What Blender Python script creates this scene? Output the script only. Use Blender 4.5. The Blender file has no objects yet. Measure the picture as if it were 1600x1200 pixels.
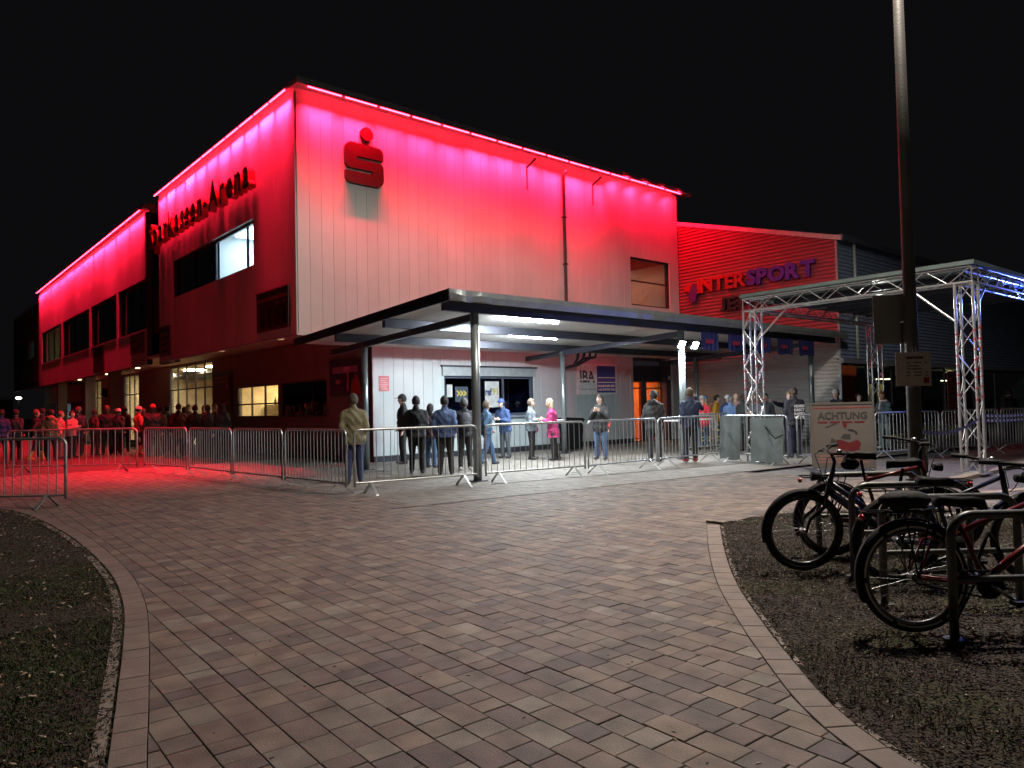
import bpy, bmesh, math, random
import numpy as np
from mathutils import Vector, Matrix

# world axes: +X runs along the white street facade, +Y along the long entrance facade, camera above the origin
S = bpy.context.scene
COL = S.collection
R = math.radians
random.seed(7)
rng = np.random.default_rng(7)

# ---------------------------------------------------------------- camera
yaw, pitch, roll = R(41.0), R(1.72), R(-1.28)
fw = Vector((math.sin(yaw)*math.cos(pitch), math.cos(yaw)*math.cos(pitch), math.sin(pitch)))
rt = Vector((math.cos(yaw), -math.sin(yaw), 0))
up = rt.cross(fw)
cr, sr = math.cos(roll), math.sin(roll)
cx, cy = rt*cr + up*sr, up*cr - rt*sr
cam = bpy.data.objects.new('camera', bpy.data.cameras.new('camera'))
cam.data.sensor_width = 36
cam.data.lens = 1139/1600*36
cam.data.clip_end = 2000
cam.matrix_world = Matrix(((cx.x, cy.x, -fw.x, 0), (cx.y, cy.y, -fw.y, 0), (cx.z, cy.z, -fw.z, 1.45), (0, 0, 0, 1)))
COL.objects.link(cam)
S.camera = cam

# ---------------------------------------------------------------- night sky
W = bpy.data.worlds.new('World'); S.world = W; W.use_nodes = True
bgn = W.node_tree.nodes['Background']
bgn.inputs[0].default_value = (1.0, 0.98, 1.12, 1)
bgn.inputs[1].default_value = 0.0036

S.view_settings.view_transform = 'Standard'
S.view_settings.look = 'None'
S.view_settings.exposure = 0.0
S.view_settings.gamma = 1.0
S.cycles.use_denoising = True
S.cycles.max_bounces = 6
S.cycles.diffuse_bounces = 3
S.cycles.glossy_bounces = 3
S.cycles.transparent_max_bounces = 12
S.cycles.sample_clamp_indirect = 4
S.cycles.caustics_reflective = False
S.cycles.caustics_refractive = False

LED_W = 84.0       # each red washer bar on the street facade
LAMP_W = 9300.0    # the street lamp on the pole

# ---------------------------------------------------------------- materials
MATS = {}
def mat(name, col=(.5, .5, .5), rough=.6, metal=0., var=.12, scale=6., bump=0., bscale=60., emit=None, estr=0., spec=.5, coat=0., rnd=None, stretch=None):
    if name in MATS: return MATS[name]
    m = bpy.data.materials.new(name); m.use_nodes = True
    nt = m.node_tree; N = nt.nodes; L = nt.links
    b = N['Principled BSDF']
    b.inputs['Roughness'].default_value = rough
    b.inputs['Metallic'].default_value = metal
    b.inputs['Specular IOR Level'].default_value = spec
    b.inputs['Coat Weight'].default_value = coat
    tc = N.new('ShaderNodeTexCoord')
    src = tc.outputs['Object']
    if stretch:
        mp = N.new('ShaderNodeMapping'); mp.inputs['Scale'].default_value = stretch
        L.new(src, mp.inputs['Vector']); src = mp.outputs[0]
    if rnd:                                   # colour ramp picked per piece, plus grain
        if rnd[0] == 'object':
            o = N.new('ShaderNodeObjectInfo'); rs = o.outputs['Random']
        else:
            o = N.new('ShaderNodeAttribute'); o.attribute_name = 'rnd'; rs = o.outputs['Fac']
        cr_ = N.new('ShaderNodeValToRGB'); cr_.color_ramp.interpolation = 'LINEAR'
        els = cr_.color_ramp.elements
        cols = rnd[1]
        while len(els) < len(cols): els.new(.5)
        for i, c in enumerate(cols):
            els[i].position = i/(len(cols)-1); els[i].color = (*c, 1)
        L.new(rs, cr_.inputs[0]); base = cr_.outputs[0]
    else:
        rgb = N.new('ShaderNodeRGB'); rgb.outputs[0].default_value = (*col, 1); base = rgb.outputs[0]
    nz = N.new('ShaderNodeTexNoise'); nz.inputs['Scale'].default_value = scale; nz.inputs['Detail'].default_value = 5
    if rnd: 
        gp = N.new('ShaderNodeNewGeometry'); L.new(gp.outputs['Position'], nz.inputs['Vector'])
    else: L.new(src, nz.inputs['Vector'])
    mr = N.new('ShaderNodeMapRange'); mr.inputs[1].default_value = .3; mr.inputs[2].default_value = .7
    mr.inputs[3].default_value = 1-var; mr.inputs[4].default_value = 1+var
    L.new(nz.outputs['Fac'], mr.inputs[0])
    vm = N.new('ShaderNodeVectorMath'); vm.operation = 'SCALE'
    L.new(base, vm.inputs[0]); L.new(mr.outputs[0], vm.inputs['Scale'])
    L.new(vm.outputs[0], b.inputs['Base Color'])
    if bump:
        n2 = N.new('ShaderNodeTexNoise'); n2.inputs['Scale'].default_value = bscale; n2.inputs['Detail'].default_value = 4
        L.new(src if not rnd else gp.outputs['Position'], n2.inputs['Vector'])
        bp = N.new('ShaderNodeBump'); bp.inputs['Strength'].default_value = bump; bp.inputs['Distance'].default_value = .02
        L.new(n2.outputs['Fac'], bp.inputs['Height']); L.new(bp.outputs[0], b.inputs['Normal'])
    if emit:
        b.inputs['Emission Color'].default_value = (*emit, 1)
        b.inputs['Emission Strength'].default_value = estr
    MATS[name] = m
    return m

def glass(name, tint=(.8, .85, .9), refl=.12, rough=.03):
    if name in MATS: return MATS[name]
    m = bpy.data.materials.new(name); m.use_nodes = True
    nt = m.node_tree; N = nt.nodes; L = nt.links
    N.remove(N['Principled BSDF'])
    t = N.new('ShaderNodeBsdfTransparent'); t.inputs[0].default_value = (*tint, 1)
    g = N.new('ShaderNodeBsdfGlossy'); g.inputs['Roughness'].default_value = rough; g.inputs[0].default_value = (.9, .9, .9, 1)
    f = N.new('ShaderNodeLayerWeight'); f.inputs['Blend'].default_value = .5
    pw = N.new('ShaderNodeMath'); pw.operation = 'POWER'; pw.inputs[1].default_value = 5
    mx = N.new('ShaderNodeMixShader'); ad = N.new('ShaderNodeMath'); ad.operation = 'MULTIPLY_ADD'; ad.inputs[1].default_value = .8; ad.inputs[2].default_value = refl*.5; ad.use_clamp = True
    L.new(f.outputs['Facing'], pw.inputs[0]); L.new(pw.outputs[0], ad.inputs[0]); L.new(ad.outputs[0], mx.inputs[0])
    L.new(t.outputs[0], mx.inputs[1]); L.new(g.outputs[0], mx.inputs[2])
    L.new(mx.outputs[0], N['Material Output'].inputs[0])
    MATS[name] = m
    return m

M_panel = mat('white_panel', rough=.42, var=.07, scale=.9, bump=.06, bscale=9, rnd=('object', [(.57, .57, .555), (.61, .61, .595), (.59, .59, .58), (.635, .63, .615)]))
M_panel_low = mat('grey_panel', rough=.45, var=.06, scale=1.2, bump=.06, bscale=9, rnd=('object', [(.45, .525, .535), (.48, .55, .56), (.46, .53, .54)]))
M_back = mat('dark_backing', (.05, .05, .055), .8)
M_fascia = mat('roof_fascia', (.62, .62, .64), .45, .3, .08, 2)
M_darkwall = mat('dark_render', (.20, .17, .16), .8, 0, .12, 2, .1, 40)
M_soffit = mat('soffit_board', (.55, .48, .42), .5, 0, .06, 1)
M_dark_metal = mat('dark_metal', (.045, .048, .06), .45, .4, .2, 5)
M_frame = mat('window_frame_grey', (.03, .032, .04), .45, .2)
M_glass = glass('window_glass')
M_glass_dark = glass('dark_glass', (.10, .11, .14), .10)
M_galv = mat('galvanised_steel', (.46, .48, .48), .38, .75, .22, 9, .06, 80)
M_alu = mat('aluminium_truss', (.62, .63, .64), .3, .8, .1, 12)
M_rack = mat('rack_steel', (.10, .105, .10), .42, .7, .25, 8, .08, 60)
M_corr = mat('corrugated_metal', (.52, .50, .48), .42, .35, .08, 2)
M_corr_dark = mat('dark_corrugated', (.24, .31, .45), .45, .3, .1, 2)
M_room_warm = mat('warm_room_wall', (.75, .62, .42), .8, 0, .2, 2.5)
M_room_cool = mat('cool_room_wall', (.72, .76, .76), .8, 0, .1, 1.5)
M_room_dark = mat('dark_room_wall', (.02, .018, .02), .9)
M_white = mat('white_paint', (.78, .78, .76), .5)
M_black = mat('black_plastic', (.005, .005, .0055), .7, spec=.2)
M_rubber = mat('rubber', (.008, .008, .008), .75, 0, .2, 30, .2, 120)
M_red = mat('red_paint', (.45, .02, .03), .35)
M_paper = mat('paper', (.78, .68, .66), .8, 0, .08, 6)
M_ink = mat('black_ink', (.03, .03, .035), .7)

# ---------------------------------------------------------------- mesh helpers
class MB:
    def __init__(s): s.v = []; s.f = []; s.m = []
    def add(s, v, f, m=0):
        o = len(s.v); s.v += [tuple(p) for p in v]; s.f += [tuple(i+o for i in q) for q in f]; s.m += [m]*len(f); return s
    def box(s, x0, x1, y0, y1, z0, z1, m=0):
        return s.add([(x0,y0,z0),(x1,y0,z0),(x1,y1,z0),(x0,y1,z0),(x0,y0,z1),(x1,y0,z1),(x1,y1,z1),(x0,y1,z1)],
                     [(0,3,2,1),(4,5,6,7),(0,1,5,4),(1,2,6,5),(2,3,7,6),(3,0,4,7)], m)
    def obox(s, c, u, v, w, m=0):          # centre and three half-axis vectors
        c, u, v, w = map(Vector, (c, u, v, w))
        P = [c+a*u+b*v+d*w for d in (-1, 1) for a, b in ((-1,-1),(1,-1),(1,1),(-1,1))]
        return s.add(P, [(0,3,2,1),(4,5,6,7),(0,1,5,4),(1,2,6,5),(2,3,7,6),(3,0,4,7)], m)
    def tube(s, pts, r, seg=8, m=0, closed=False, cap=True):
        pts = [Vector(p) for p in pts]; n = len(pts)
        rr = r if isinstance(r, (list, tuple)) else [r]*n
        o = len(s.v); ref = None
        for i, p in enumerate(pts):
            if closed: t = pts[(i+1) % n]-pts[i-1]
            else: t = pts[min(i+1, n-1)]-pts[max(i-1, 0)]
            t.normalize()
            if ref is None:
                ref = Vector((0,0,1)) if abs(t.z) < .9 else Vector((1,0,0))
            a = ref-t*ref.dot(t)
            if a.length < 1e-5: a = t.orthogonal()
            a.normalize(); b = t.cross(a); ref = a
            for k in range(seg):
                q = 2*math.pi*k/seg; s.v.append(tuple(p+(a*math.cos(q)+b*math.sin(q))*rr[i]))
        for i in range(n if closed else n-1):
            j = (i+1) % n
            for k in range(seg):
                l = (k+1) % seg
                s.f.append((o+i*seg+k, o+i*seg+l, o+j*seg+l, o+j*seg+k)); s.m.append(m)
        if cap and not closed:
            s.f.append(tuple(o+k for k in reversed(range(seg)))); s.m.append(m)
            s.f.append(tuple(o+(n-1)*seg+k for k in range(seg))); s.m.append(m)
        return s
    def prism(s, poly, frame, h0, h1, m=0):  # frame(u,v,h) -> xyz
        n = len(poly)
        v = [frame(a, b, h0) for a, b in poly]+[frame(a, b, h1) for a, b in poly]
        f = [tuple(reversed(range(n))), tuple(range(n, 2*n))]+[(i, (i+1) % n, n+(i+1) % n, n+i) for i in range(n)]
        return s.add(v, f, m)
    def ell(s, c, ax, m=0, nu=10, nv=7, keep=None):
        c = Vector(c); o = len(s.v)
        for i in range(nv+1):
            th = math.pi*i/nv
            for k in range(nu):
                ph = 2*math.pi*k/nu
                s.v.append((c.x+ax[0]*math.sin(th)*math.cos(ph), c.y+ax[1]*math.sin(th)*math.sin(ph), c.z+ax[2]*math.cos(th)))
        for i in range(nv):
            for k in range(nu):
                l = (k+1) % nu
                q = (o+i*nu+k, o+(i+1)*nu+k, o+(i+1)*nu+l, o+i*nu+l)
                if keep:
                    ce = sum((Vector(s.v[a]) for a in q), Vector())/4-c
                    if not keep(ce): continue
                s.f.append(q); s.m.append(m)
        return s
    def mesh(s, name, mats, smooth=False):
        me = bpy.data.meshes.new(name); me.from_pydata(s.v, [], s.f)
        for m in (mats if isinstance(mats, (list, tuple)) else [mats]): me.materials.append(m)
        me.polygons.foreach_set('material_index', s.m)
        if smooth: me.polygons.foreach_set('use_smooth', [True]*len(s.f))
        me.update(); return me
    def build(s, name, mats, parent=None, smooth=False):
        o = link(name, s.mesh(name, mats, smooth), parent)
        return o

def wloc(o):
    v = Vector()
    while o is not None: v = v+o.location; o = o.parent
    return v
def link(name, data, parent=None, at=None, local=False):
    """world-space mesh under a parent that only translates; at = world location of the object's own origin"""
    o = bpy.data.objects.new(name, data); COL.objects.link(o)
    if parent is not None:
        o.parent = parent
        if not local: o.location = -wloc(parent)
    if at is not None: o.location = o.location+Vector(at)
    return o
def tag(o, label=None, cat=None, group=None, kind=None):
    if label: o['label'] = label
    if cat: o['category'] = cat
    if group: o['group'] = group
    if kind: o['kind'] = kind
    return o
def thing(name, label, cat, loc=(0,0,0), rz=0., group=None):
    o = bpy.data.objects.new(name, None); COL.objects.link(o); o.location = loc; o.rotation_euler = (0,0,rz)
    o.empty_display_size = .2
    return tag(o, label, cat, group)
def copy_tree(o, parent=None):
    c = o.copy(); COL.objects.link(c); c.parent = parent
    for ch in list(o.children): copy_tree(ch, c)
    return c
_rod = {}
def rod(parent, name, p0, p1, r, m, local=False, seg=8):
    key = (m.name, seg)
    if key not in _rod:
        _rod[key] = MB().tube([(0,0,0),(0,0,1)], 1, seg).mesh('rod', m, True)
    p0, p1 = Vector(p0), Vector(p1); d = p1-p0
    o = bpy.data.objects.new(name, _rod[key]); COL.objects.link(o)
    o.parent = parent
    o.location = p0 if (local or parent is None) else p0-wloc(parent)
    o.rotation_euler = d.to_track_quat('Z', 'Y').to_euler()
    o.scale = (r, r, d.length)
    return o
def area(name, loc, direction, sx, sy, power, col, spread=180., parent=None, shape='RECTANGLE', xaxis=None):
    l = bpy.data.lights.new(name, 'AREA'); l.shape = shape; l.size = sx; l.size_y = sy; l.energy = power; l.color = col; l.spread = R(spread)
    o = bpy.data.objects.new(name, l); COL.objects.link(o)
    z = -Vector(direction).normalized()
    x = Vector(xaxis) if xaxis else z.orthogonal()
    x = (x-z*x.dot(z)).normalized(); y = z.cross(x)
    mw = Matrix((( x.x,y.x,z.x,loc[0]),(x.y,y.y,z.y,loc[1]),(x.z,y.z,z.z,loc[2]),(0,0,0,1)))
    if parent is not None:
        o.parent = parent; mw = Matrix.Translation(-wloc(parent)) @ mw
    o.matrix_local = mw
    return o

def spot(name, loc, direction, size, blend, power, col, radius, parent=None):
    l = bpy.data.lights.new(name, 'SPOT'); l.spot_size = R(size); l.spot_blend = blend; l.energy = power; l.color = col; l.shadow_soft_size = radius
    o = bpy.data.objects.new(name, l); COL.objects.link(o)
    q = Vector(direction).to_track_quat('-Z', 'Y').to_matrix().to_4x4(); q.translation = Vector(loc)
    if parent is not None: o.parent = parent; q = Matrix.Translation(-wloc(parent)) @ q
    o.matrix_local = q
    return o

# lettering is shaped once, in one depsgraph pass
_TX = []
def text(body, size=1., extrude=.02, bold=0., shear=0., space=1.):
    c = bpy.data.curves.new('lettering', 'FONT'); c.body = body; c.size = size; c.extrude = extrude; c.offset = bold; c.shear = shear; c.space_character = space
    c.resolution_u = 3
    o = bpy.data.objects.new('lettering', c); COL.objects.link(o); _TX.append(o); return len(_TX)-1
TXT = {}
for k, a in dict(
    arena=[(ch, 1., .07, .022) for ch in 'Sparkassen-Arena'],
    inter=[(ch, 1., .06, .035) for ch in 'INTER'], sport=[(ch, 1., .06, .05) for ch in 'SPORT'], jena=[(ch, 1., .06, .03) for ch in 'JENA'],
    iba=[('IBA', 1., .004, .02)], ing=[('INGENIEURE', 1., .004, .02)], arch=[('ARCHITEKTEN', 1., .004, .02)], web=[('www.iba-jena.de', 1., .004, .0)],
    ref=[('ref', 1., .003, .03)], n91=[('91', 1., .003, .03)], chev=[('>>>', 1., .003, .04)], achtung=[('ACHTUNG', 1., .003, .03)],
    t1=[('HEARD', 1., .002, .03)], t2=[('DIRECT', 1., .002, .03)], t3=[('RAISED', 1., .002, .03)], t4=[('WE STR', 1., .002, .03)]).items():
    TXT[k] = [text(*q) for q in a]
bpy.context.view_layer.update()
_dg = bpy.context.evaluated_depsgraph_get()
_TM = [bpy.data.meshes.new_from_object(o.evaluated_get(_dg)) for o in _TX]
for o in _TX: bpy.data.objects.remove(o)
def text_dims(me):
    co = np.empty(len(me.vertices)*3); me.vertices.foreach_get('co', co); co = co.reshape(-1, 3); return co.min(0), co.max(0)
def put_text(key, i, name, m, parent, origin, ux, uz, width=None, height=None, local=False):
    """a lettering mesh standing at origin, its own x along ux and y along uz; scaled to width and/or height"""
    me = _TM[TXT[key][i]].copy(); lo, hi = text_dims(me)
    sx = (width/(hi[0]-lo[0])) if width else None; sy = (height/(hi[1]-lo[1])) if height else None
    sx = sx or sy; sy = sy or sx
    ux, uz, o3 = Vector(ux).normalized(), Vector(uz).normalized(), Vector(origin)
    un = ux.cross(uz)
    for v in me.vertices:
        v.co = ux*((v.co.x-lo[0])*sx)+uz*((v.co.y-(lo[1] if height else 0))*sy)+un*v.co.z
    me.materials.clear(); me.materials.append(m)
    o = bpy.data.objects.new(name, me); COL.objects.link(o); o.parent = parent
    o.location = o3 if (local or parent is None) else o3-wloc(parent)
    return o
def text_w(key, i, h):
    lo, hi = text_dims(_TM[TXT[key][i]]); return (hi[0]-lo[0])/.72*h
# ---------------------------------------------------------------- ground
def pxproj(p):
    q = Vector(p)-Vector((0,0,1.45)); z = q.dot(fw)
    if z < .2: return None
    return 800+1139*q.dot(cx)/z, 600-1139*q.dot(cy)/z, z
def in_frame(p, mg=40):
    a = pxproj(p); return a is not None and -mg < a[0] < 1600+mg and -mg < a[1] < 1200+mg

M_asphalt = mat('asphalt', (.14, .13, .125), .85, 0, .2, 3, .3, 90)
M_joint = mat('joint_sand', (.045, .035, .028), .95, 0, .3, 20, .3, 120)
PAV = [(.092, .074, .076), (.14, .105, .090), (.17, .138, .114), (.10, .084, .082), (.192, .150, .120), (.145, .125, .106), (.205, .182, .157)]
PAVG = [(.17, .152, .134), (.20, .182, .16), (.15, .135, .12), (.19, .17, .148)]
M_paver_o = mat('paver_single', rough=.72, var=.34, scale=5, bump=.25, bscale=110, rnd=('object', PAV))
M_paver_s = mat('paver_field', rough=.72, var=.34, scale=5, bump=.25, bscale=110, rnd=('attr', PAV))
M_paver_g = mat('paver_field_grey', rough=.7, var=.12, scale=5, bump=.2, bscale=110, rnd=('attr', PAVG))
M_border = mat('border_paver_stone', rough=.72, var=.16, scale=7, bump=.25, bscale=110, rnd=('object', [(.155, .122, .106), (.19, .152, .13), (.17, .14, .124)]))
M_kerb = mat('kerb_concrete', (.20, .165, .14), .85, 0, .3, 12, .3, 80)

g = MB().box(-400, 400, -400, 600, -.6, -.05).build('ground', M_asphalt)
tag(g, 'dark asphalt ground reaching to the horizon', kind='structure')

def catmull(P, step):
    P = [Vector((a, b)) for a, b in P]; out = []
    Q = [P[0]*2-P[1]]+P+[P[-1]*2-P[-2]]
    for i in range(1, len(Q)-2):
        n = max(2, int((Q[i+1]-Q[i]).length/.02))
        for k in range(n):
            t = k/n; a, b, c, d = Q[i-1:i+3]
            out.append(.5*((2*b)+(c-a)*t+(2*a-5*b+4*c-d)*t*t+(3*b-a-3*c+d)*t**3))
    out.append(P[-1])
    res = [out[0]]; acc = 0
    for a, b in zip(out, out[1:]):
        acc += (b-a).length
        if acc >= step: res.append(b); acc = 0
    return res
LEFT = [(-.6, -2.5), (.0, .2), (.35, 1.9), (.58, 2.9), (.71, 3.41), (.9, 4.12), (1.19, 5.24), (1.41, 6.2), (1.59, 7.38), (1.7, 8.86), (1.75, 10.57), (1.68, 12.71), (1.42, 14.32), (.9, 16.2), (.0, 18.3)]
RIGHT = [(7.46, 4.92), (6.21, 4.05), (5.18, 3.28), (4.39, 2.6), (3.82, 2.07), (3.42, 1.67), (3.17, 1.33), (3.0, .95), (2.85, .3), (2.8, -1.5)]
cl = catmull(LEFT, .17); crr = catmull(RIGHT, .2)
BW = .15
def normals(c, side):
    n = []
    for i in range(len(c)):
        t = (c[min(i+1, len(c)-1)]-c[max(i-1, 0)]).normalized(); n.append(Vector((t.y, -t.x))*side)
    return n
nl, nr = normals(cl, 1), normals(crr, 1)         # towards the plaza
il = [a+b*BW for a, b in zip(cl, nl)]
ir = [a+b*BW for a, b in zip(crr, nr)]
# the far tip of the right-hand bed is bordered square
def sgn_side(p, c, n):
    d = [(p-q).length_squared for q in c]; i = int(np.argmin(d)); return (p-c[i]).dot(n[i]), i, d[i]
BEDR = [tuple(p) for p in crr]+[(2.8, -4), (18, -4), (18, 1.0), (11.9, 2.85), (11.1, 3.09), (9.9, 4.0), (8.9, 4.72), (8.3, 4.89)]
BEDL = [tuple(p) for p in cl]+[(-9, 19), (-9, -2.5)]
def inside(poly, x, y):
    r = False; n = len(poly); j = n-1
    for i in range(n):
        xi, yi = poly[i]; xj, yj = poly[j]
        if (yi > y) != (yj > y) and x < (xj-xi)*(y-yi)/(yj-yi)+xi: r = not r
        j = i
    return r

paving = MB().add([(-40, -6, -.030), (13.4, -6, -.030), (13.4, 10, -.030), (24.1, 10, -.030), (24.1, 17.5, -.030), (24.1, 75, -.030), (-40, 75, -.030)], [(0, 1, 2, 3, 4, 5, 6)]).build('paving', M_joint)
tag(paving, 'brown concrete block paving of the forecourt', kind='structure')

def drainline(x): return 9.01-(x-6.74)*.1236
def clip(poly, o, n):        # keep the side where (p-o).n > 0
    out = []
    for i in range(len(poly)):
        a, b = poly[i-1], poly[i]; da, db = (a-o).dot(n), (b-o).dot(n)
        if (da > 0) != (db > 0): out.append(a+(b-a)*(da/(da-db)))
        if db > 0: out.append(b)
    return out
cu = Vector((.042, .999)).normalized(); cp = Vector((cu.y, -cu.x)); CWD = .158
pavers = []
gap, gapx = .0020, .0030
for k in range(-14, 86):
    c0 = .937+CWD*k
    y = -1.+rng.random()*.3
    while y < 21.5:
        Lh = (.118, .158, .158, .238, .238)[rng.integers(5)]
        a = cp*(c0+gap)+cu*(y+gapx); b = cp*(c0+CWD-gap)+cu*(y+Lh-gapx)
        y += Lh
        ce = (a+b)/2
        if not (ce.x < 13.35 and in_frame((ce.x, ce.y, 0))): continue
        poly = [a, cp*(c0+CWD-gap)+a-cp*(c0+gap), b, cp*(c0+gap)+b-cp*(c0+CWD-gap)]
        d, i, q = sgn_side(ce, il, nl)
        if d < .25:
            if d < -.16: continue
            poly = clip(poly, il[i]+nl[i]*gap, nl[i])
        if ce.y < 5.4 and len(poly) > 2:
            d, i, q = sgn_side(ce, ir, nr)
            if inside(BEDR, ce.x, ce.y) and d > -.05 and ce.y > 4.5: continue
            if ce.x < 7.6:
                if d < .25:
                    if d < -.16: continue
                    poly = clip(poly, ir[i]+nr[i]*gap, nr[i])
            elif inside(BEDR, ce.x, ce.y): continue
        if len(poly) < 3: continue
        pavers.append((poly, ce))
def parea(poly):
    P = [pxproj((p.x, p.y, 0)) for p in poly]
    if any(a is None for a in P): return 0
    A = abs(sum(P[i-1][0]*P[i][1]-P[i][0]*P[i-1][1] for i in range(len(P))))/2
    mx = sum(a[0] for a in P)/len(P); my = sum(a[1] for a in P)/len(P)
    return A if 0 < mx < 1600 and 0 < my < 1200 else A*.05
order = sorted(range(len(pavers)), key=lambda i: -parea(pavers[i][0]))
single = set(order[:300])
def paver_geo(mb, poly, zt, m=0, o=Vector((0, 0)), ch=.0028):
    n = len(poly); ce = sum(poly, Vector((0, 0)))/n
    v = []
    for p in poly: v.append((p.x-o.x, p.y-o.y, -.034))
    for p in poly: v.append((p.x-o.x, p.y-o.y, zt-ch))
    for p in poly:
        q = p+(ce-p).normalized()*ch*1.4; v.append((q.x-o.x, q.y-o.y, zt))
    f = [tuple(range(2*n, 3*n))]
    for r in (0, n):
        f += [(r+i, r+(i+1) % n, r+n+(i+1) % n, r+n+i) for i in range(n)]
    mb.add(v, f, m)
fieldA, ra, fieldB, rb = MB(), [], MB(), []
pcache = {}
for i, (poly, ce) in enumerate(pavers):
    zt = rng.normal(0, .0012)
    if i in single:
        key = None
        if len(poly) == 4:
            key = round((poly[2]-poly[1]).length+(poly[1]-poly[0]).length*10, 3)
        if key in pcache and key is not None:
            me = pcache[key]
        else:
            mb = MB(); paver_geo(mb, poly, 0, 0, ce); me = mb.mesh('paver', M_paver_o)
            if key is not None and abs((poly[2]-poly[1]).length-(poly[3]-poly[0]).length) < 1e-4: pcache[key] = me
        o = link('paver', me, paving, (ce.x, ce.y, zt)); 
    else:
        grey = ce.y > drainline(ce.x)+.08 and ce.x > 6.1
        mb, r_ = (fieldB, rb) if grey else (fieldA, ra)
        f0 = len(mb.f); paver_geo(mb, poly, zt)
        r_ += [float(np.clip(rng.beta(2, 2), 0, 1))]*(len(mb.f)-f0)
for mb, r_, m in ((fieldA, ra, M_paver_s), (fieldB, rb, M_paver_g)):
    me = mb.mesh('paver_field', m)
    at = me.attributes.new('rnd', 'FLOAT', 'FACE'); at.data.foreach_set('value', r_)
    o = link('paver_field', me, paving); o['kind'] = 'stuff'
# grey slabs under and behind the canopy, beyond the reach of single pavers
MB().add([(13.38, 8.2, -.004), (24.0, 7.2, -.004), (24.0, 17.4, -.004), (13.38, 17.4, -.004)], [(0, 1, 2, 3)]).build('slab_strip', mat('grey_slab', (.18, .16, .14), .7, 0, .14, 3, .2, 60), paving)

def border(c, i_, n, skip):
    for k in range(len(c)-1):
        if k < skip: continue
        m = (c[k]+c[k+1]+i_[k]+i_[k+1])/4
        if not in_frame((m.x, m.y, 0), 60): continue
        poly = [c[k], i_[k], i_[k+1], c[k+1]]
        poly = [p+(m-p).normalized()*.004 for p in poly]
        if sum(poly[j-1].x*poly[j].y-poly[j].x*poly[j-1].y for j in range(4)) < 0: poly.reverse()
        mb = MB(); paver_geo(mb, poly, 0, 0, m); link('border_paver', mb.mesh('border_paver', M_border), paving, (m.x, m.y, .003+rng.normal(0, .001)))
border(cl, il, nl, 0); border(crr, ir, nr, 0)

def edging(c, n, w, name, label, z):
    mb = MB()
    a = [p-q*.012 for p, q in zip(c, n)]; b = [p-q*(.012+w) for p, q in zip(c, n)]
    for k in range(len(c)-1):
        v = [(*a[k], z), (*a[k+1], z), (*b[k+1], z), (*b[k], z), (*a[k], -.1), (*a[k+1], -.1), (*b[k+1], -.1), (*b[k], -.1)]
        mb.add(v, [(0, 1, 2, 3), (0, 4, 5, 1), (3, 2, 6, 7)])
    tag(mb.build(name, M_kerb), label, kind='structure')
edging(cl, nl, .06, 'kerb', 'thin concrete edging along the left lawn', -.004)
edging(crr, nr, .03, 'kerb', 'thin concrete edging along the mulch bed', -.006)

# planted beds
def hn(x, y): return .006*math.sin(3.1*x+1.7*y)+.005*math.sin(7.3*x-4.1*y+1)+.003*math.sin(17*x+13*y)+.009
def soil(name, poly, label, m, x0, x1, y0, y1, step, z):
    nx, ny = int((x1-x0)/step), int((y1-y0)/step); idx = {}; mb = MB()
    for i in range(nx):
        for j in range(ny):
            x, y = x0+(i+.5)*step, y0+(j+.5)*step
            if not inside(poly, x, y): continue
            q = []
            for a, b in ((i, j), (i+1, j), (i+1, j+1), (i, j+1)):
                if (a, b) not in idx:
                    X, Y = x0+a*step, y0+b*step
                    idx[(a, b)] = len(mb.v); mb.v.append((X, Y, z+hn(X, Y)+rng.normal(0, .003)))
                q.append(idx[(a, b)])
            mb.f.append(tuple(q)); mb.m.append(0)
    return tag(mb.build(name, m, None, True), label, kind='structure')
def soil_mat(name, c1, c2, c3, sc):
    m = mat(name, c1, .95, 0, .6, 40, 1., 70)
    nt = m.node_tree; N = nt.nodes; L = nt.links; b = N['Principled BSDF']
    src = b.inputs['Base Color'].links[0].from_socket
    nz = N.new('ShaderNodeTexNoise'); nz.inputs['Scale'].default_value = sc; nz.inputs['Detail'].default_value = 6
    tc = N['Texture Coordinate']; L.new(tc.outputs['Object'], nz.inputs['Vector'])
    rp = N.new('ShaderNodeValToRGB'); rp.color_ramp.elements[0].position = .47; rp.color_ramp.elements[1].position = .60
    L.new(nz.outputs['Fac'], rp.inputs[0])
    mx = N.new('ShaderNodeMix'); mx.data_type = 'RGBA'
    L.new(rp.outputs[0], mx.inputs['Factor']); L.new(src, mx.inputs['A']); mx.inputs['B'].default_value = (*c2, 1)
    L.new(mx.outputs['Result'], b.inputs['Base Color'])
    return m
M_soilL = soil_mat('mossy_soil', (.038, .028, .018), (.026, .034, .008), None, 1.1)
M_soilR = soil_mat('bark_soil', (.042, .031, .024), (.034, .036, .011), None, .9)
soil('lawn_bed', BEDL, 'thin patchy lawn with bare soil left of the paving', M_soilL, -3.0, 1.85, 1.2, 16.5, .06, -.02)
soil('mulch_bed', BEDR, 'mulched bed with moss where the bicycles stand', M_soilR, 2.7, 12.6, -.5, 5.0, .05, -.02)

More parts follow.
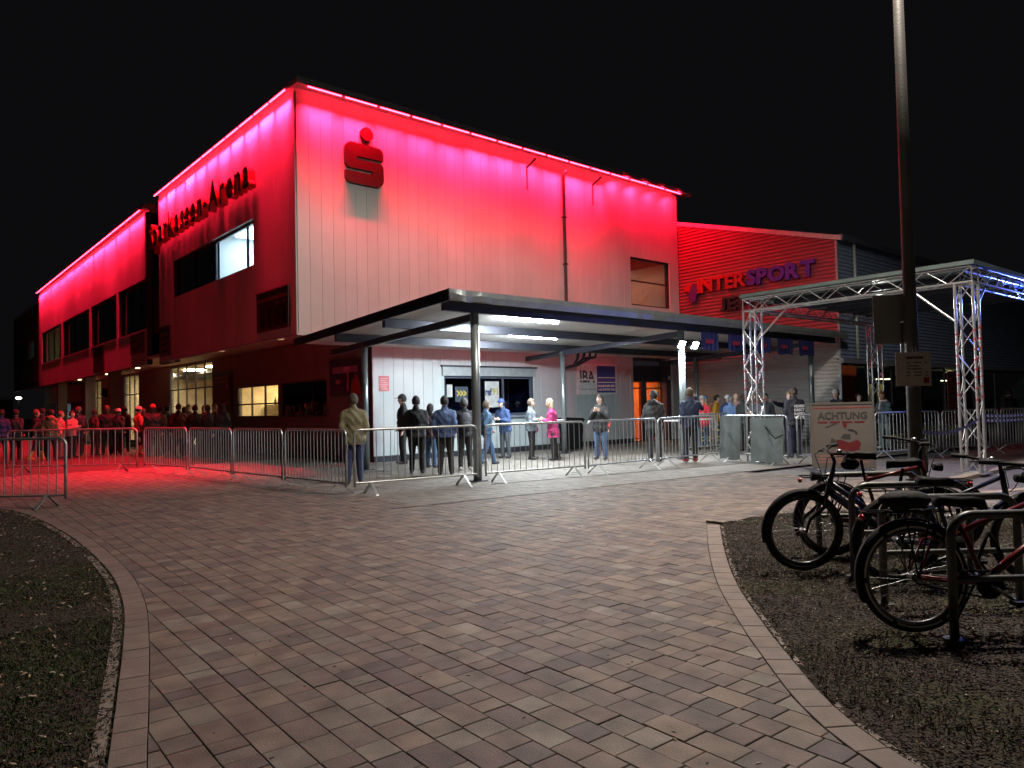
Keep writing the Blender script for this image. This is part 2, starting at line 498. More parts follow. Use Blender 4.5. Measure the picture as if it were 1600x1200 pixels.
M_grass = mat('grass_blade', (.050, .070, .013), .7, 0, .4, 3)
M_chip = mat('bark_chip', rough=.85, var=.3, scale=30, rnd=('attr', [(.022, .015, .011), (.040, .029, .021), (.058, .043, .032), (.030, .022, .017), (.048, .035, .026), (.08, .062, .048)]))
M_leaf = mat('fallen_leaf', rough=.8, var=.2, scale=30, rnd=('attr', [(.30, .22, .10), (.42, .36, .28), (.22, .10, .04), (.5, .46, .40)]))
def moss(x, y): return math.sin(1.9*x+.8*y)+math.sin(2.7*y-1.3*x+2)+.7*math.sin(5*x+3*y)
def grass(n, poly, x0, x1, y0, y1, thr, h, name, label):
    mb = MB(); c = 0; tries = 0
    while c < n and tries < n*12:
        tries += 1
        x, y = x0+(x1-x0)*rng.random(), y0+(y1-y0)*rng.random()
        if moss(x, y)+rng.normal(0, .5) < thr(x, y) or not inside(poly, x, y) or not in_frame((x, y, 0), 10): continue
        c += 1; a = rng.random()*6.283; w = .0035; hh = h*(.4+rng.random()); dx, dy = math.cos(a), math.sin(a)
        lx, ly = rng.normal(0, .4)*hh, rng.normal(0, .4)*hh; z = hn(x, y)-.025
        mb.add([(x-dx*w, y-dy*w, z), (x+dx*w, y+dy*w, z), (x+lx, y+ly, z+hh)], [(0, 1, 2)])
    tag(mb.build(name, M_grass), label, 'grass', kind='stuff')
grass(42000, BEDL, -2.0, 1.8, 2.2, 12, lambda x, y: -1.6 if y < 6 else (.2 if y < 8.5 else 1.1), .02, 'grass', 'short dark grass on the left lawn')
grass(9000, BEDR, 3.4, 12, .3, 5, lambda x, y: .9 if x < 6.6 and y < 3.2 else -.2, .045, 'grass', 'moss and short grass between the bicycles')
def chips(n, poly, x0, x1, y0, y1, s, m, name, label, cat, flat=False):
    mb = MB(); r_ = []; c = 0; tries = 0
    while c < n and tries < n*15:
        tries += 1
        x, y = x0+(x1-x0)*rng.random(), y0+(y1-y0)*rng.random()
        if not inside(poly, x, y) or not in_frame((x, y, 0), 10): continue
        c += 1; a = rng.random()*6.283; l, w = s*(.5+rng.random()), s*(.2+.3*rng.random())
        u = Vector((math.cos(a), math.sin(a), rng.normal(0, .3))).normalized()*l/2; v = Vector((-math.sin(a), math.cos(a), rng.normal(0, .3))).normalized()*w/2
        p = Vector((x, y, hn(x, y)-.012+rng.random()*.010)); t = Vector((0, 0, .004))
        if flat: p.z = .003; u.z = 0; v.z = 0; t.z = .0025
        mb.add([p-u-v, p+u-v, p+u+v, p-u+v, p-u*.8-v*.8+t, p+u*.8-v*.8+t, p+u*.8+v*.8+t, p-u*.8+v*.8+t], [(4, 5, 6, 7), (0, 1, 5, 4), (1, 2, 6, 5), (2, 3, 7, 6), (3, 0, 4, 7)])
        r_ += [rng.random()]*5
    me = mb.mesh(name, m); at = me.attributes.new('rnd', 'FLOAT', 'FACE'); at.data.foreach_set('value', r_)
    tag(link(name, me), label, cat, kind='stuff')
chips(32000, BEDR, 2.8, 9.5, .2, 5, .017, M_chip, 'bark_mulch', 'dark bark mulch covering the right bed', 'mulch')
chips(6000, BEDL, -1.5, 1.8, 2, 14, .022, M_chip, 'bark_mulch', 'scattered bark and soil crumbs on the left lawn', 'mulch')
chips(1700, BEDR, 2.8, 9.5, .2, 5, .015, M_leaf, 'leaf_litter', 'pale leaf scraps lying on the mulch', 'leaves')
chips(260, BEDL, -1.5, 1.8, 2, 14, .03, M_leaf, 'leaf_litter', 'pale leaf scraps lying on the lawn', 'leaves')

PLAZA = [tuple(p) for p in il]+[(2, 19), (12, 16), (12.5, 6), (7.6, 5.2)]+[tuple(p) for p in ir]
chips(170, PLAZA, 1, 9, 1.5, 10, .02, M_leaf, 'leaf_litter', 'leaf scraps and crumbs blown over the paving', 'leaves', True)
chips(160, PLAZA, 1, 9, 1.5, 10, .016, M_chip, 'grit', 'dark grit and bark crumbs on the paving', 'grit', True)
# drain channels and road kerb
def strip(name, label, a, b, w, z, m, h=.06):
    a, b = Vector(a), Vector(b); u = (b-a)/2; v = Vector((-u.y, u.x)).normalized()*w/2; c = (a+b)/2
    return tag(MB().obox((c.x, c.y, z-h/2), (u.x, u.y, 0), (v.x, v.y, 0), (0, 0, h/2)).build(name, m), label, kind='structure')
M_drain = mat('drain_iron', (.04, .036, .032), .7, .3)
strip('drain_channel', 'narrow drain channel across the paving before the canopy', (5.6, drainline(5.6)), (13.4, drainline(13.4)), .05, .004, M_drain)
strip('drain_channel', 'narrow drain channel along the barrier line', (8.6, 10.55), (15.2, 9.3), .035, .005, M_drain)
strip('kerb', 'pale kerb stones beside the dark service road', (13.4, 4.62), (40, 4.5), .2, .02, mat('pale_kerb', (.34, .27, .22), .8, 0, .2, 5), .14)
strip('kerb', 'pale kerb stones behind the bicycle stands', (9.6, 4.55), (18, 1.75), .16, .01, MATS['pale_kerb'], .14)
# ---------------------------------------------------------------- arena building
arena = thing('arena_building', 'two storey white panel sports hall washed in red light', 'building', (8.02, 17.44, 0))
XF, YF = 8.02, 17.44
ZB, ZS, ZT = 3.42, 3.62, 9.62

def cells(L, z0, z1, holes):
    """split a rectangle into rectangles outside the holes"""
    us = sorted({0, L, *[h[0] for h in holes], *[h[1] for h in holes]}); out = []
    for a, b in zip(us, us[1:]):
        if b-a < 1e-6 or a < 0 or b > L: continue
        zs = sorted((h[2], h[3]) for h in holes if h[0] < (a+b)/2 < h[1]); z = z0
        for p, q in zs:
            if p > z+1e-6: out.append((a, b, z, p))
            z = max(z, q)
        if z < z1-1e-6: out.append((a, b, z, z1))
    return out
def wall(parent, P, u, n, L, z0, z1, holes, m, t=.2, name='wall', off=0.):
    mb = MB(); u3, n3 = Vector((*u, 0)), Vector((*n, 0))
    for a, b, z, q in cells(L, z0, z1, holes):
        c = Vector((*P, 0))+u3*((a+b)/2)-n3*(off+t/2)+Vector((0, 0, (z+q)/2))
        mb.obox(c, u3*((b-a)/2), n3*(t/2), (0, 0, (q-z)/2))
    return mb.build(name, m, parent)
_pm = {}
def panels(parent, P, u, n, L, z0, z1, holes, w, m, name='facade_panel', t=.035, gap=.0035):
    u3, n3 = Vector((*u, 0)), Vector((*n, 0)); k = 0
    nn = max(1, round(L/w)); w = L/nn
    rz = math.atan2(u[1], u[0])
    for i in range(nn):
        for a, b, z, q in cells(w, z0, z1, [(max(0, h[0]-i*w), min(w, h[1]-i*w), h[2], h[3]) for h in holes if h[1] > i*w+1e-6 and h[0] < (i+1)*w-1e-6]):
            wd, ht = b-a-gap, q-z-.006
            if wd < .02: continue
            key = (round(wd, 3), round(ht, 3), m.name, t)
            if key not in _pm:
                h = wd/2; c = min(.005, h*.4)
                prof = [(-h, 0), (-h, t-.004), (-h+c, t), (h-c, t), (h, t-.004), (h, 0)]
                s = -1 if (u3.cross(Vector((0, 0, 1)))).dot(n3) < 0 else 1
                _pm[key] = MB().prism(prof, lambda x, y, hh: (x, -y, hh), -ht/2, ht/2).mesh(name, m)
            o = bpy.data.objects.new(name, _pm[key]); COL.objects.link(o); o.parent = parent
            c3 = Vector((*P, (z+q)/2))+u3*(i*w+(a+b)/2)
            o.location = c3-wloc(parent)
            o.rotation_euler = (0, 0, math.atan2(n3.x, -n3.y))
            k += 1
    return k
def window(parent, P, u, n, a0, a1, z0, z1, mull=(), trans=(), gl=None, fm=None, fw_=.05, rec=.08, depth=.06, name='window', pane='pane'):
    """frame with its panes, set back by rec from the wall face"""
    u3, n3 = Vector((*u, 0)), Vector((*n, 0)); fm = fm or M_frame; gl = gl or M_glass
    mb = MB(); base = Vector((*P, 0))-n3*rec
    def bar(a, b, z, q): mb.obox(base+u3*((a+b)/2)+Vector((0, 0, (z+q)/2)), u3*((b-a)/2), n3*(depth/2), (0, 0, (q-z)/2))
    bar(a0, a1, z0, z0+fw_); bar(a0, a1, z1-fw_, z1)
    bar(a0, a0+fw_, z0+fw_, z1-fw_); bar(a1-fw_, a1, z0+fw_, z1-fw_)
    us = [a0+fw_/2]+sorted(mull)+[a1-fw_/2]; zs = [z0+fw_/2]+sorted(trans)+[z1-fw_/2]
    for x in mull: bar(x-fw_/2, x+fw_/2, z0+fw_, z1-fw_)
    for a, b in zip(us, us[1:]):
        for z in trans: bar(a+fw_/2, b-fw_/2, z-fw_/2, z+fw_/2)
    o = mb.build(name, fm, parent)
    for a, b in zip(us, us[1:]):
        for z, q in zip(zs, zs[1:]):
            pm = MB().obox(base+u3*((a+b)/2)+Vector((0, 0, (z+q)/2)), u3*((b-a)/2-fw_/2+.004), n3*.004, (0, 0, (q-z)/2-fw_/2+.004))
            p = link(pane, pm.mesh(pane, gl), o)
    return o
def room(parent, x0, x1, y0, y1, z0, z1, open_side, m, floor=None):
    """inside faces of a room, one side open"""
    v = [(x0,y0,z0),(x1,y0,z0),(x1,y1,z0),(x0,y1,z0),(x0,y0,z1),(x1,y0,z1),(x1,y1,z1),(x0,y1,z1)]
    f = {'f': (0,1,2,3), 'c': (4,7,6,5), '-y': (0,4,5,1), '+x': (1,5,6,2), '+y': (2,6,7,3), '-x': (3,7,4,0)}
    mb = MB(); mb.add(v, [f[k] for k in f if k != open_side])
    return mb.build('room_interior', m, parent)
def lamp_panel(parent, c, sx, sy, col, strength, name='ceiling_lamp'):
    m = mat('lamp_%.2f_%.2f_%.1f' % (col[0], col[2], strength), (.8, .8, .8), emit=col, estr=strength)
    return MB().box(c[0]-sx/2, c[0]+sx/2, c[1]-sy/2, c[1]+sy/2, c[2]-.03, c[2]).build(name, m, parent)
WARM, COOL = (1., .72, .36), (.82, .95, 1.)

# -- street facade (normal -Y), upper storey
PR, UR, NR = (XF, YF), (1, 0), (0, -1)
LR = 16.03
hW = (13.08, 15.43, 5.11, 6.91)
wall(arena, PR, UR, NR, LR, ZB, ZT, [hW], M_back, off=.0)
panels(arena, PR, UR, NR, LR, ZB, ZT, [hW], .3333, M_panel)
window(arena, PR, UR, NR, *hW, trans=(6.05,), rec=.1)
room(arena, XF+12.6, XF+15.9, YF+.21, YF+4, 4.6, 7.0, '-y', mat('red_room', (.42, .07, .03), .8, 0, .3, 1.5))
lamp_panel(arena, (XF+13.8, YF+2.2, 6.98), .6, .6, (1, .35, .12), 40)
lamp_panel(arena, (XF+15.0, YF+3.0, 6.98), .12, .12, (1, .9, .7), 60)
# closing bodies
MB().box(XF+4.2, XF+LR-.3, YF+4.4, 29.2, ZS+.15, ZT).build('wall', M_back, arena)
MB().box(XF+LR-.25, XF+LR+.35, YF+.21, 40, 0, ZT).build('side_wall', M_panel, arena)
# roof and fascia
mb = MB(); mb.box(XF-.1, XF+LR+.6, YF-.34, YF+.3, 9.72, 9.89); mb.box(XF-.1, XF+.3, YF+.3, 29.4, 9.72, 9.89); mb.box(XF+.3, XF+LR+.6, YF+.3, 29.4, 9.72, 9.87)
mb.build('roof', M_fascia, arena)
mb = MB(); mb.box(XF+.1, XF+LR, YF-.02, YF+.3, ZT, 9.72); mb.box(XF-.02, XF+.1, YF-.02, 29.4, ZT, 9.72); mb.build('roof_trim', M_fascia, arena)
mb = MB(); mb.box(XF-.03, XF+LR, YF-.045, YF+.0, ZB-.06, ZB); mb.box(XF-.045, XF, YF, 29.4, ZB-.06, ZB); mb.build('bottom_flashing', mat('flashing', (.6, .6, .6), .4, .5), arena)
# steel stays below the eaves and the downpipe
for x in (8.02+7.95, 8.02+11.1):
    rod(arena, 'stay', (x, YF-.04, 9.22), (x+.02, YF-.45, 9.42), .035, M_dark_metal); rod(arena, 'stay', (x, YF-.05, 8.5), (x, YF-.05, 9.24), .018, M_dark_metal)
pipe = MB().tube([(17.6, YF-.1, 3.4), (17.6, YF-.1, 9.25), (17.6, YF-.25, 9.4)], .055, 10).build('downpipe', mat('pipe_zinc', (.25, .24, .24), .4, .6), arena, True)
for z in (4.6, 6.2, 7.8): MB().box(17.53, 17.67, YF-.17, YF-.03, z, z+.04).build('pipe_clamp', M_dark_metal, pipe)

# -- street facade, ground floor under the canopy
PG = (10.12, YF+.0)
hG = (2.38, 5.93, 1.15, 2.66)
wall(arena, PG, UR, NR, 10.88, 0, ZB-.06, [hG], M_back)
panels(arena, PG, UR, NR, 10.88, .16, ZB-.08, [hG], .3333, M_panel_low)
MB().box(10.12, 21.0, YF-.05, YF, 0, .15).build('plinth', M_dark_metal, arena)
MB().box(12.42, 16.13, YF-.09, YF+.02, 2.38, 2.64).build('shutter_box', mat('shutter', (.45, .48, .5), .4, .3), arena)
MB().box(12.38, 16.17, YF-.12, YF+.02, 2.645, 2.69).build('window_flashing', M_dark_metal, arena)
window(arena, PG, UR, NR, 2.40, 5.91, 1.16, 2.38, mull=(3.62, 4.7), gl=glass('office_glass', (.45, .5, .62), .16), fm=mat('blue_grey_frame', (.10, .12, .17), .4, .2), fw_=.07, rec=.07)
MB().box(12.42, 16.13, YF-.13, YF+.02, 1.09, 1.155).build('window_sill', mat('sill', (.3, .34, .42), .4, .3), arena)
room(arena, 11.6, 17, YF+.21, YF+3, .6, 2.9, '-y', mat('office_room', (.10, .13, .22), .8, 0, .5, 1.5))
MB().box(14.9, 15.3, YF+.9, YF+1.2, .6, 2.3).build('cabinet', mat('cabinet_m', (.25, .28, .34), .6), arena)
MB().box(12.2, 14.2, YF+1.0, YF+1.7, 1.3, 1.34).build('desk', mat('desk_m', (.3, .27, .24), .6), arena)
# doorway bay next to the neighbouring shop
MB().box(21.0, 24.0, YF+.55, YF+.7, 2.3, ZB-.06).build('door_lintel', mat('dark_blue_panel', (.035, .04, .06), .5), arena)
MB().box(20.9, 21.06, YF-.05, YF+.7, 0, ZB-.06).build('door_jamb', M_panel_low, arena)
window(arena, (21.06, YF+.6), UR, NR, 0, 1.22, .06, 2.3, mull=(.62,), trans=(2.02,), rec=0, fm=mat('orange_frame', (.5, .09, .03), .5), name='door', gl=M_glass)
window(arena, (22.5, YF+.6), UR, NR, 0, 1.0, .06, 2.3, trans=(2.02,), rec=0, fm=MATS['orange_frame'], name='door', gl=M_glass)
MB().box(22.3, 22.5, YF+.5, YF+.72, 0, 2.3).build('door_post', MATS['dark_blue_panel'], arena); MB().box(23.5, 24.05, YF+.3, YF+.72, 0, ZB-.06).build('door_pier', mat('plum_pier', (.10, .05, .07), .6), arena)
room(arena, 21.0, 23.6, YF+.75, YF+3.4, 0, 2.5, '-y', mat('orange_room', (.85, .33, .08), .8, 0, .25, 2))
lamp_panel(arena, (22.2, YF+1.9, 2.45), 1.2, .5, (1, .55, .2), 26)
MB().box(23.62, 23.7, YF+.24, YF+.3, 2.35, 2.5).build('door_lamp', mat('small_cam', (.7, .7, .7)), arena)

# -- entrance facade (normal -X), first block
PLF, UL, NL = (XF, YF), (0, 1), (-1, 0)
hL = (2.76, 10.2, 5.60, 6.92)
L1 = 11.95
wall(arena, PLF, UL, NL, L1, ZB, ZT, [hL], M_back)
panels(arena, PLF, UL, NL, L1, ZB, ZT, [hL], .3333, M_panel)
window(arena, PLF, UL, NL, *hL, mull=(3.55, 6.17, 8.2), rec=.12, fw_=.06)
room(arena, XF+.21, XF+3.6, YF+2.6, YF+6.15, 5.4, 7.1, '-x', M_room_cool)
lamp_panel(arena, (XF+1.4, YF+4.6, 7.08), 1.6, 2.4, COOL, 17)
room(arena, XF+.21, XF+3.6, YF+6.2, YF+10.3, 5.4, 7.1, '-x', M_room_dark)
# slot between the blocks
MB().box(XF+.5, XF+.7, YF+L1, 31.3, ZB, 9.6).build('slot_wall', M_back, arena)
MB().box(XF+.03, XF+.5, YF+L1-.02, YF+L1+.02, ZB, ZT).build('slot_reveal', M_panel, arena)
# second block
P2 = (XF, 31.2); L2 = 25.5
h2 = [(-.0+.02, 4.4, 4.83, 6.84), (4.75, 9.9, 4.83, 6.84), (10.35, 17.3, 4.83, 6.84), (17.8, 24.4, 4.83, 6.84)]
wall(arena, P2, UL, NL, L2, ZB, 9.5, h2, M_back)
panels(arena, P2, UL, NL, L2, ZB, 9.5, h2, .6, M_panel)
for i, h in enumerate(h2):
    window(arena, P2, UL, NL, *h, mull=[h[0]+(h[1]-h[0])*q for q in ((.3, .65) if i < 3 else (.2, .5, .8))], rec=.14, fw_=.06, gl=M_glass if i == 3 else M_glass_dark)
    MB().box(XF-.05, XF+.1, P2[1]+h[0], P2[1]+h[1], h[2]-.05, h[2]-.004).build('window_sill', M_fascia, arena)
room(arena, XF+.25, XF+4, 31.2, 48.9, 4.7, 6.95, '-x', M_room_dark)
room(arena, XF+.25, XF+4, 49, 56.4, 4.7, 6.95, '-x', M_room_warm)
lamp_panel(arena, (XF+2, 53.5, 6.9), 1, 3, (1, .85, .5), 1.8)
mb = MB(); mb.box(XF-.1, XF+12, 31.1, 57, 9.62, 9.84); mb.box(XF+.1, XF+12, 31.2, 56.7, 9.5, 9.62); mb.build('roof', M_fascia, arena)
MB().box(XF+4.2, XF+12, 31.2, 56.7, ZB, 9.5).build('wall', M_back, arena)
# dark third block at the far end
P3 = (XF, 56.9)
h3 = [(2.2, 4.6, 5.5, 6.8)]
wall(arena, P3, UL, NL, 12, ZB, 9.0, h3, mat('far_cladding', (.12, .10, .09), .7))
window(arena, P3, UL, NL, *h3[0], mull=(3.4,), rec=.1)
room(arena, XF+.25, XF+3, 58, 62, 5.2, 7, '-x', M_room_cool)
lamp_panel(arena, (XF+1.5, 59.6, 6.95), .8, 1.4, (.85, 1, .85), 2.2)
MB().box(XF, XF+10, 56.9, 69, 9.0, 9.2).build('roof', M_fascia, arena)
# -- recessed entrance front on the ground floor
MB().box(XF+.0, 10.3, YF+.01, 69, ZS, ZS+.1).build('soffit', M_soffit, arena)
PE = (10.12, YF+.06)
e = lambda y0, y1, z0, z1: (y0-PE[1], y1-PE[1], z0, z1)
hE = [e(23.62, 27.3, 1.25, 2.38), e(20.1, 23.35, 1.25, 2.38), e(30.0, 35.7, .06, 3.55), e(41.0, 44.0, .06, 3.55), e(49.4, 52.1, .06, 3.55), e(58.7, 64.5, 1.2, 2.35)]
wall(arena, PE, UL, NL, 51.5, 0, ZS, hE, M_darkwall, t=.18)
window(arena, PE, UL, NL, *hE[0], mull=(hE[0][0]+1.2, hE[0][0]+2.4), trans=(1.72,), rec=.06, name='serving_window')
window(arena, PE, UL, NL, *hE[1], mull=(hE[1][0]+1.0,), rec=.06, gl=glass('red_reflecting_glass', (.25, .12, .08), .25))
window(arena, PE, UL, NL, *hE[2], mull=[hE[2][0]+q for q in (1.05, 2.2, 3.4, 4.6)], trans=(2.5,), rec=.06, name='entrance_glazing')
window(arena, PE, UL, NL, *hE[3], mull=(hE[3][0]+1., hE[3][0]+2.), trans=(2.5, 1.2), rec=.06)
window(arena, PE, UL, NL, *hE[4], mull=(hE[4][0]+1.3,), trans=(2.5, 1.2), rec=.06)
window(arena, PE, UL, NL, *hE[5], mull=(hE[5][0]+2.9,), trans=(1.75,), rec=.06)
room(arena, 10.32, 14, 23.4, 27.5, 0, 2.7, '-x', M_room_warm); lamp_panel(arena, (11.6, 25.4, 2.66), 1.2, 2.4, WARM, 27)
MB().box(11.2, 11.7, 23.5, 27.4, 0, 1.7).build('bar_counter', mat('bar_counter', (.55, .45, .3), .6), arena)
room(arena, 10.32, 14, 19.6, 23.35, 0, 2.7, '-x', mat('dim_orange_room', (.25, .08, .03), .8)); lamp_panel(arena, (12.4, 20.4, 2.66), .3, .6, (1, .5, .2), 6)
room(arena, 10.32, 18, 29.6, 44.6, 0, 3.6, '-x', M_room_warm)
for y in (31.5, 34.3, 37.5, 42.5): lamp_panel(arena, (12.2, y, 3.58), 1.6, .8, (1, .78, .46), 120)
room(arena, 10.32, 14, 49, 52.5, 0, 3.6, '-x', M_room_warm); lamp_panel(arena, (11.8, 50.7, 3.58), 1, 1, (1, .78, .46), 30)
room(arena, 10.32, 13, 58, 65, 0, 2.6, '-x', M_room_cool); lamp_panel(arena, (11.5, 61.5, 2.56), 1, 3, COOL, 7)
for y in (39.6, 45.2, 53.2): MB().box(8.5, 9.0, y, y+.5, 0, ZS).build('entrance_pillar', M_darkwall, arena)
MB().box(9.3, 10.1, 54.8, 62.3, 2.4, 3.5).build('ventilation_box', mat('beige_panel', (.5, .4, .32), .6), arena)
for y in (45.4, 47.9): MB().obox((9.98, y, 2.75), (.14, 0, -.06), (0, .14, 0), (.05, 0, .22)).build('loudspeaker', M_black, arena)
for y in (21, 26, 31.5, 37, 43, 50): lamp_panel(arena, (9.1, y, ZS-.005), .16, .16, (1, .62, .3), 9 if y > 30 else 0.3, 'added_downlight')  # added soffit lamps, warm fill for the entrance soffit and lower facade

# -- red washer bars under the eaves
M_led = mat('led_red', (.1, .01, .02), emit=(1., .014, .036), estr=50)
M_ledcase = mat('led_case', (.25, .03, .05), .4)
RED = (1., .009, .042)
def led(c, u, n, ln, power, light=True, tilt=.16, spread=66, along=0., col=None, pair=False):
    c, u, n = Vector(c), Vector(u), Vector(n)
    b = MB().obox(c, u*(ln/2-.03), n*.014, (0, 0, .013)).build('led_bar', M_led, arena)
    link('led_housing', MB().obox(c-n*.004+Vector((0, 0, .035)), u*(ln/2), n*.03, (0, 0, .014)).mesh('led_housing', M_ledcase), b)
    if light:
        j = rng.normal(0, .04)
        area('led_wash', c+Vector((0, 0, -.03))+u*(ln*.53 if pair else 0), Vector((0, 0, -1))-n*(tilt+j)+u*along, ln*(2. if pair else .9), .05, power*(.75+.5*rng.random()), col or RED, spread, b, xaxis=u)
nb = 15
for i in range(nb):
    led((XF+.12+(i+.5)*LR/nb*.985, YF-.375, 9.665), (1,0,0), (0,-1,0), LR/nb*.94, LED_W*(1 if i < 11 else 1.5), tilt=.34 if i < 11 else .2, spread=62 if i < 11 else 150, along=0 if i < 11 else .35)
nb = 11
for i in range(nb):
    led((XF-.2, YF+.1+(i+.5)*(L1-.1)/nb, 9.66), (0,1,0), (-1,0,0), L1/nb*.94, LED_W*1.15, tilt=.40, spread=62)
for i in range(22):
    led((XF-.2, 31.3+(i+.5)*25.3/22, 9.56), (0,1,0), (-1,0,0), 25.3/22*.94, LED_W*2.1, i % 2 == 0, tilt=.36, spread=62, pair=True)
for y, ln in ((20.4, 5.6), (26.3, 5.6), (35.5, 8), (43.9, 8), (52.2, 8)):   # the same bars' downward beam on the forecourt
    area('led_beam', (XF-.24, y, 9.62), (-.30, 0, -1), ln, .05, LED_W*7*ln/5.6, (1., .006, .028), 48, arena, xaxis=(0, 1, 0))
mb = MB().ell((XF+.45, YF-.08, ZB-.08), (.05, .05, .05)); mb.build('indicator_lamp', mat('red_lamp', (.5, .02, .05), emit=(1, .08, .15), estr=4), arena, True)

# -- lettering and emblem
M_let = mat('red_letter', (.52, .04, .05), .35)
names = 'Sparkassen-Arena'
ws = [text_w('arena', i, .95) for i in range(len(names))]
lo_hi = [text_dims(_TM[TXT['arena'][i]]) for i in range(len(names))]
tot = sum((hi[0]-lo[0])*1.2+.14 for lo, hi in lo_hi)
k = 10.1/tot; y = YF+12.3
for i, ch in enumerate(names):
    lo, hi = lo_hi[i]; w = (hi[0]-lo[0])*1.2*k
    o = put_text('arena', i, 'letter', M_let, arena, (XF-.2, y, 7.72), (0, -1, 0), (0, 0, 1), width=w)
    o.scale = (1.6, 1, 1.0)
    s = 1.22/ (w/(hi[0]-lo[0])); o.scale = (1.5, 1, s)
    y -= w+.14*k
M_emb = mat('dark_red_emblem', (.055, .002, .005), .4)
def arc(cx_, cz_, r, a0, a1, n=6): return [(cx_+r*math.cos(R(a0+(a1-a0)*i/n)), cz_+r*math.sin(R(a0+(a1-a0)*i/n))) for i in range(n+1)]
S_ = arc(.16, .16, .16, 180, 270)+arc(.94, .22, .22, 270, 360)+[(1.16, .50)]+arc(1.04, .50, .12, 0, 90)+[(.34, .62), (.34, .70), (1.16, .70)]+arc(1.0, .86, .16, 0, 90)+arc(.2, .82, .22, 90, 180)+[(0, .52)]+arc(.12, .50, .12, 180, 270)+[(.82, .38), (.82, .30), (0, .30)]
MB().prism(S_, lambda u_, v_, h: (9.36+u_, YF-.05-h, 7.52+v_*1.07), .0, .09).build('emblem', M_emb, arena)
MB().prism(arc(0, 0, .19, 0, 345, 23), lambda u_, v_, h: (10.02+u_, YF-.05-h, 8.93+v_), .0, .09).build('emblem_dot', M_emb, arena)
# event boards fixed to the entrance facade
def board(name, label, cat, y0, y1, z0, z1, x, m, extra=None):
    t_ = thing(name, label, cat, (x, (y0+y1)/2, z0))
    MB().box(x-.04, x, y0, y1, z0, z1).build('panel', m, t_)
    MB().box(x-.055, x-.0, y0-.03, y1+.03, z1, z1+.04).build('frame', M_dark_metal, t_)
    if extra: extra(t_)
    return t_
M_bd = mat('dark_red_board', (.055, .018, .02), .5, 0, .3, 4)
def figs(t_):
    for i in range(4):
        y = 18.05+i*.47
        mb = MB(); mb.ell((XF-.1, y, 4.22), (.01, .11, .15)); mb.box(XF-.1, XF-.092, y-.14, y+.14, 3.72, 4.06); mb.build('picture', M_black, t_)
    MB().box(XF-.1, XF-.092, 17.9, 19.8, 4.42, 4.52).build('headline', mat('dim_red', (.10, .03, .035), .6), t_)
board('event_board', 'dark event board with four figures beside the facade corner', 'sign', 17.82, 19.9, 3.62, 4.66, XF-.045, M_bd, figs)
def lines(x, y0, y1, zs, m):
    def f(t_):
        for z, w in zs: MB().box(x-.05, x-.042, y1-(y1-y0)*w, y1-.12, z, z+.07).build('printed_line', m, t_)
    return f
ML = mat('pale_line', (.30, .26, .25), .6)
board('event_board', 'grey text board right of the slot between the facade blocks', 'sign', 28.0, 29.2, 3.56, 4.62, XF-.045, mat('grey_board', (.13, .11, .11), .5), lines(XF-.05, 28., 29.2, ((4.45, .9), (4.2, .9), (3.95, .9), (3.7, .9)), M_black))
board('event_board', 'grey board with dark lower panel under the long windows', 'sign', 31.4, 33.4, 3.9, 4.68, XF-.045, mat('plum_board', (.16, .12, .12), .5), lines(XF-.05, 31.4, 33.4, ((4.4, .6), (4.1, .8)), M_black))
board('event_board', 'small dark board on the facade farthest from the corner', 'sign', 38.3, 40.4, 3.52, 4.72, XF-.045, mat('slate_board', (.04, .03, .035), .5))
def rl(t_):
    for i, z in enumerate((2.75, 2.6, 1.75)): MB().box(10.02, 10.03, 27.9, 29.6, z, z+.08).build('printed_line', mat('dim_pink', (.28, .10, .10), .6), t_)
    MB().ell((10.03, 28.1, 2.45), (.01, .14, .14)).build('round_mark', M_red, t_)
board('info_board', 'dark red information board between serving window and entrance doors', 'sign', 27.75, 29.8, 1.45, 2.95, 10.1, mat('wine_board', (.06, .015, .018), .5), rl)
def pp(t_):
    x = 10.055
    mat('poster_pink', (.45, .12, .22), .6)
    for q in range(10): MB().box(x-.01, x, 18.1+q*.15, 18.1+q*.15+.12, 2.5, 2.68).build('headline', MATS['poster_pink'], t_)
    mb = MB(); mb.ell((x, 18.2, 2.28), (.012, .13, .16)); mb.prism([(-.3, 0), (.32, 0), (.22, .45), (-.2, .4)], lambda u_, v_, h: (x-h, 18.2+u_, 1.86+v_), 0, .008); mb.build('player_picture', mat('poster_red', (.40, .04, .03), .6), t_)
    MB().prism([(0, 0), (.12, .05), (.08, .7), (-.02, .7)], lambda u_, v_, h: (x-h, 18.62+u_, 1.95+v_), 0, .008).build('arm_picture', mat('poster_pink2', (.40, .10, .12), .6), t_)
    MB().ell((x, 19.25, 2.25), (.01, .16, .07)).build('club_mark', MATS['poster_pink'], t_)
    for z in (1.95, 2.05): MB().box(x-.01, x, 18.9, 19.6, z, z+.03).build('printed_line', mat('poster_violet', (.14, .07, .16), .6), t_)
board('poster', 'dark blue game poster with red player on the recessed wall', 'poster', 17.78, 19.78, 1.84, 2.84, 10.1, mat('poster_blue', (.035, .025, .07), .5, 0, .3, 3), pp)
nt_ = thing('notice', 'small pink notice sheet on the grey wall by the corner', 'notice', (10.46, YF-.05, 1.93))
MB().box(10.31, 10.63, YF-.046, YF-.038, 1.93, 2.35).build('sheet', mat('pink_sheet', (.62, .20, .22), .7), nt_)
for i in range(6): MB().box(10.35, 10.59-.05*(i % 3 == 1), YF-.05, YF-.047, 1.98+i*.058, 2.0+i*.058).build('printed_line', mat('pale_pink', (.75, .5, .5), .7), nt_)
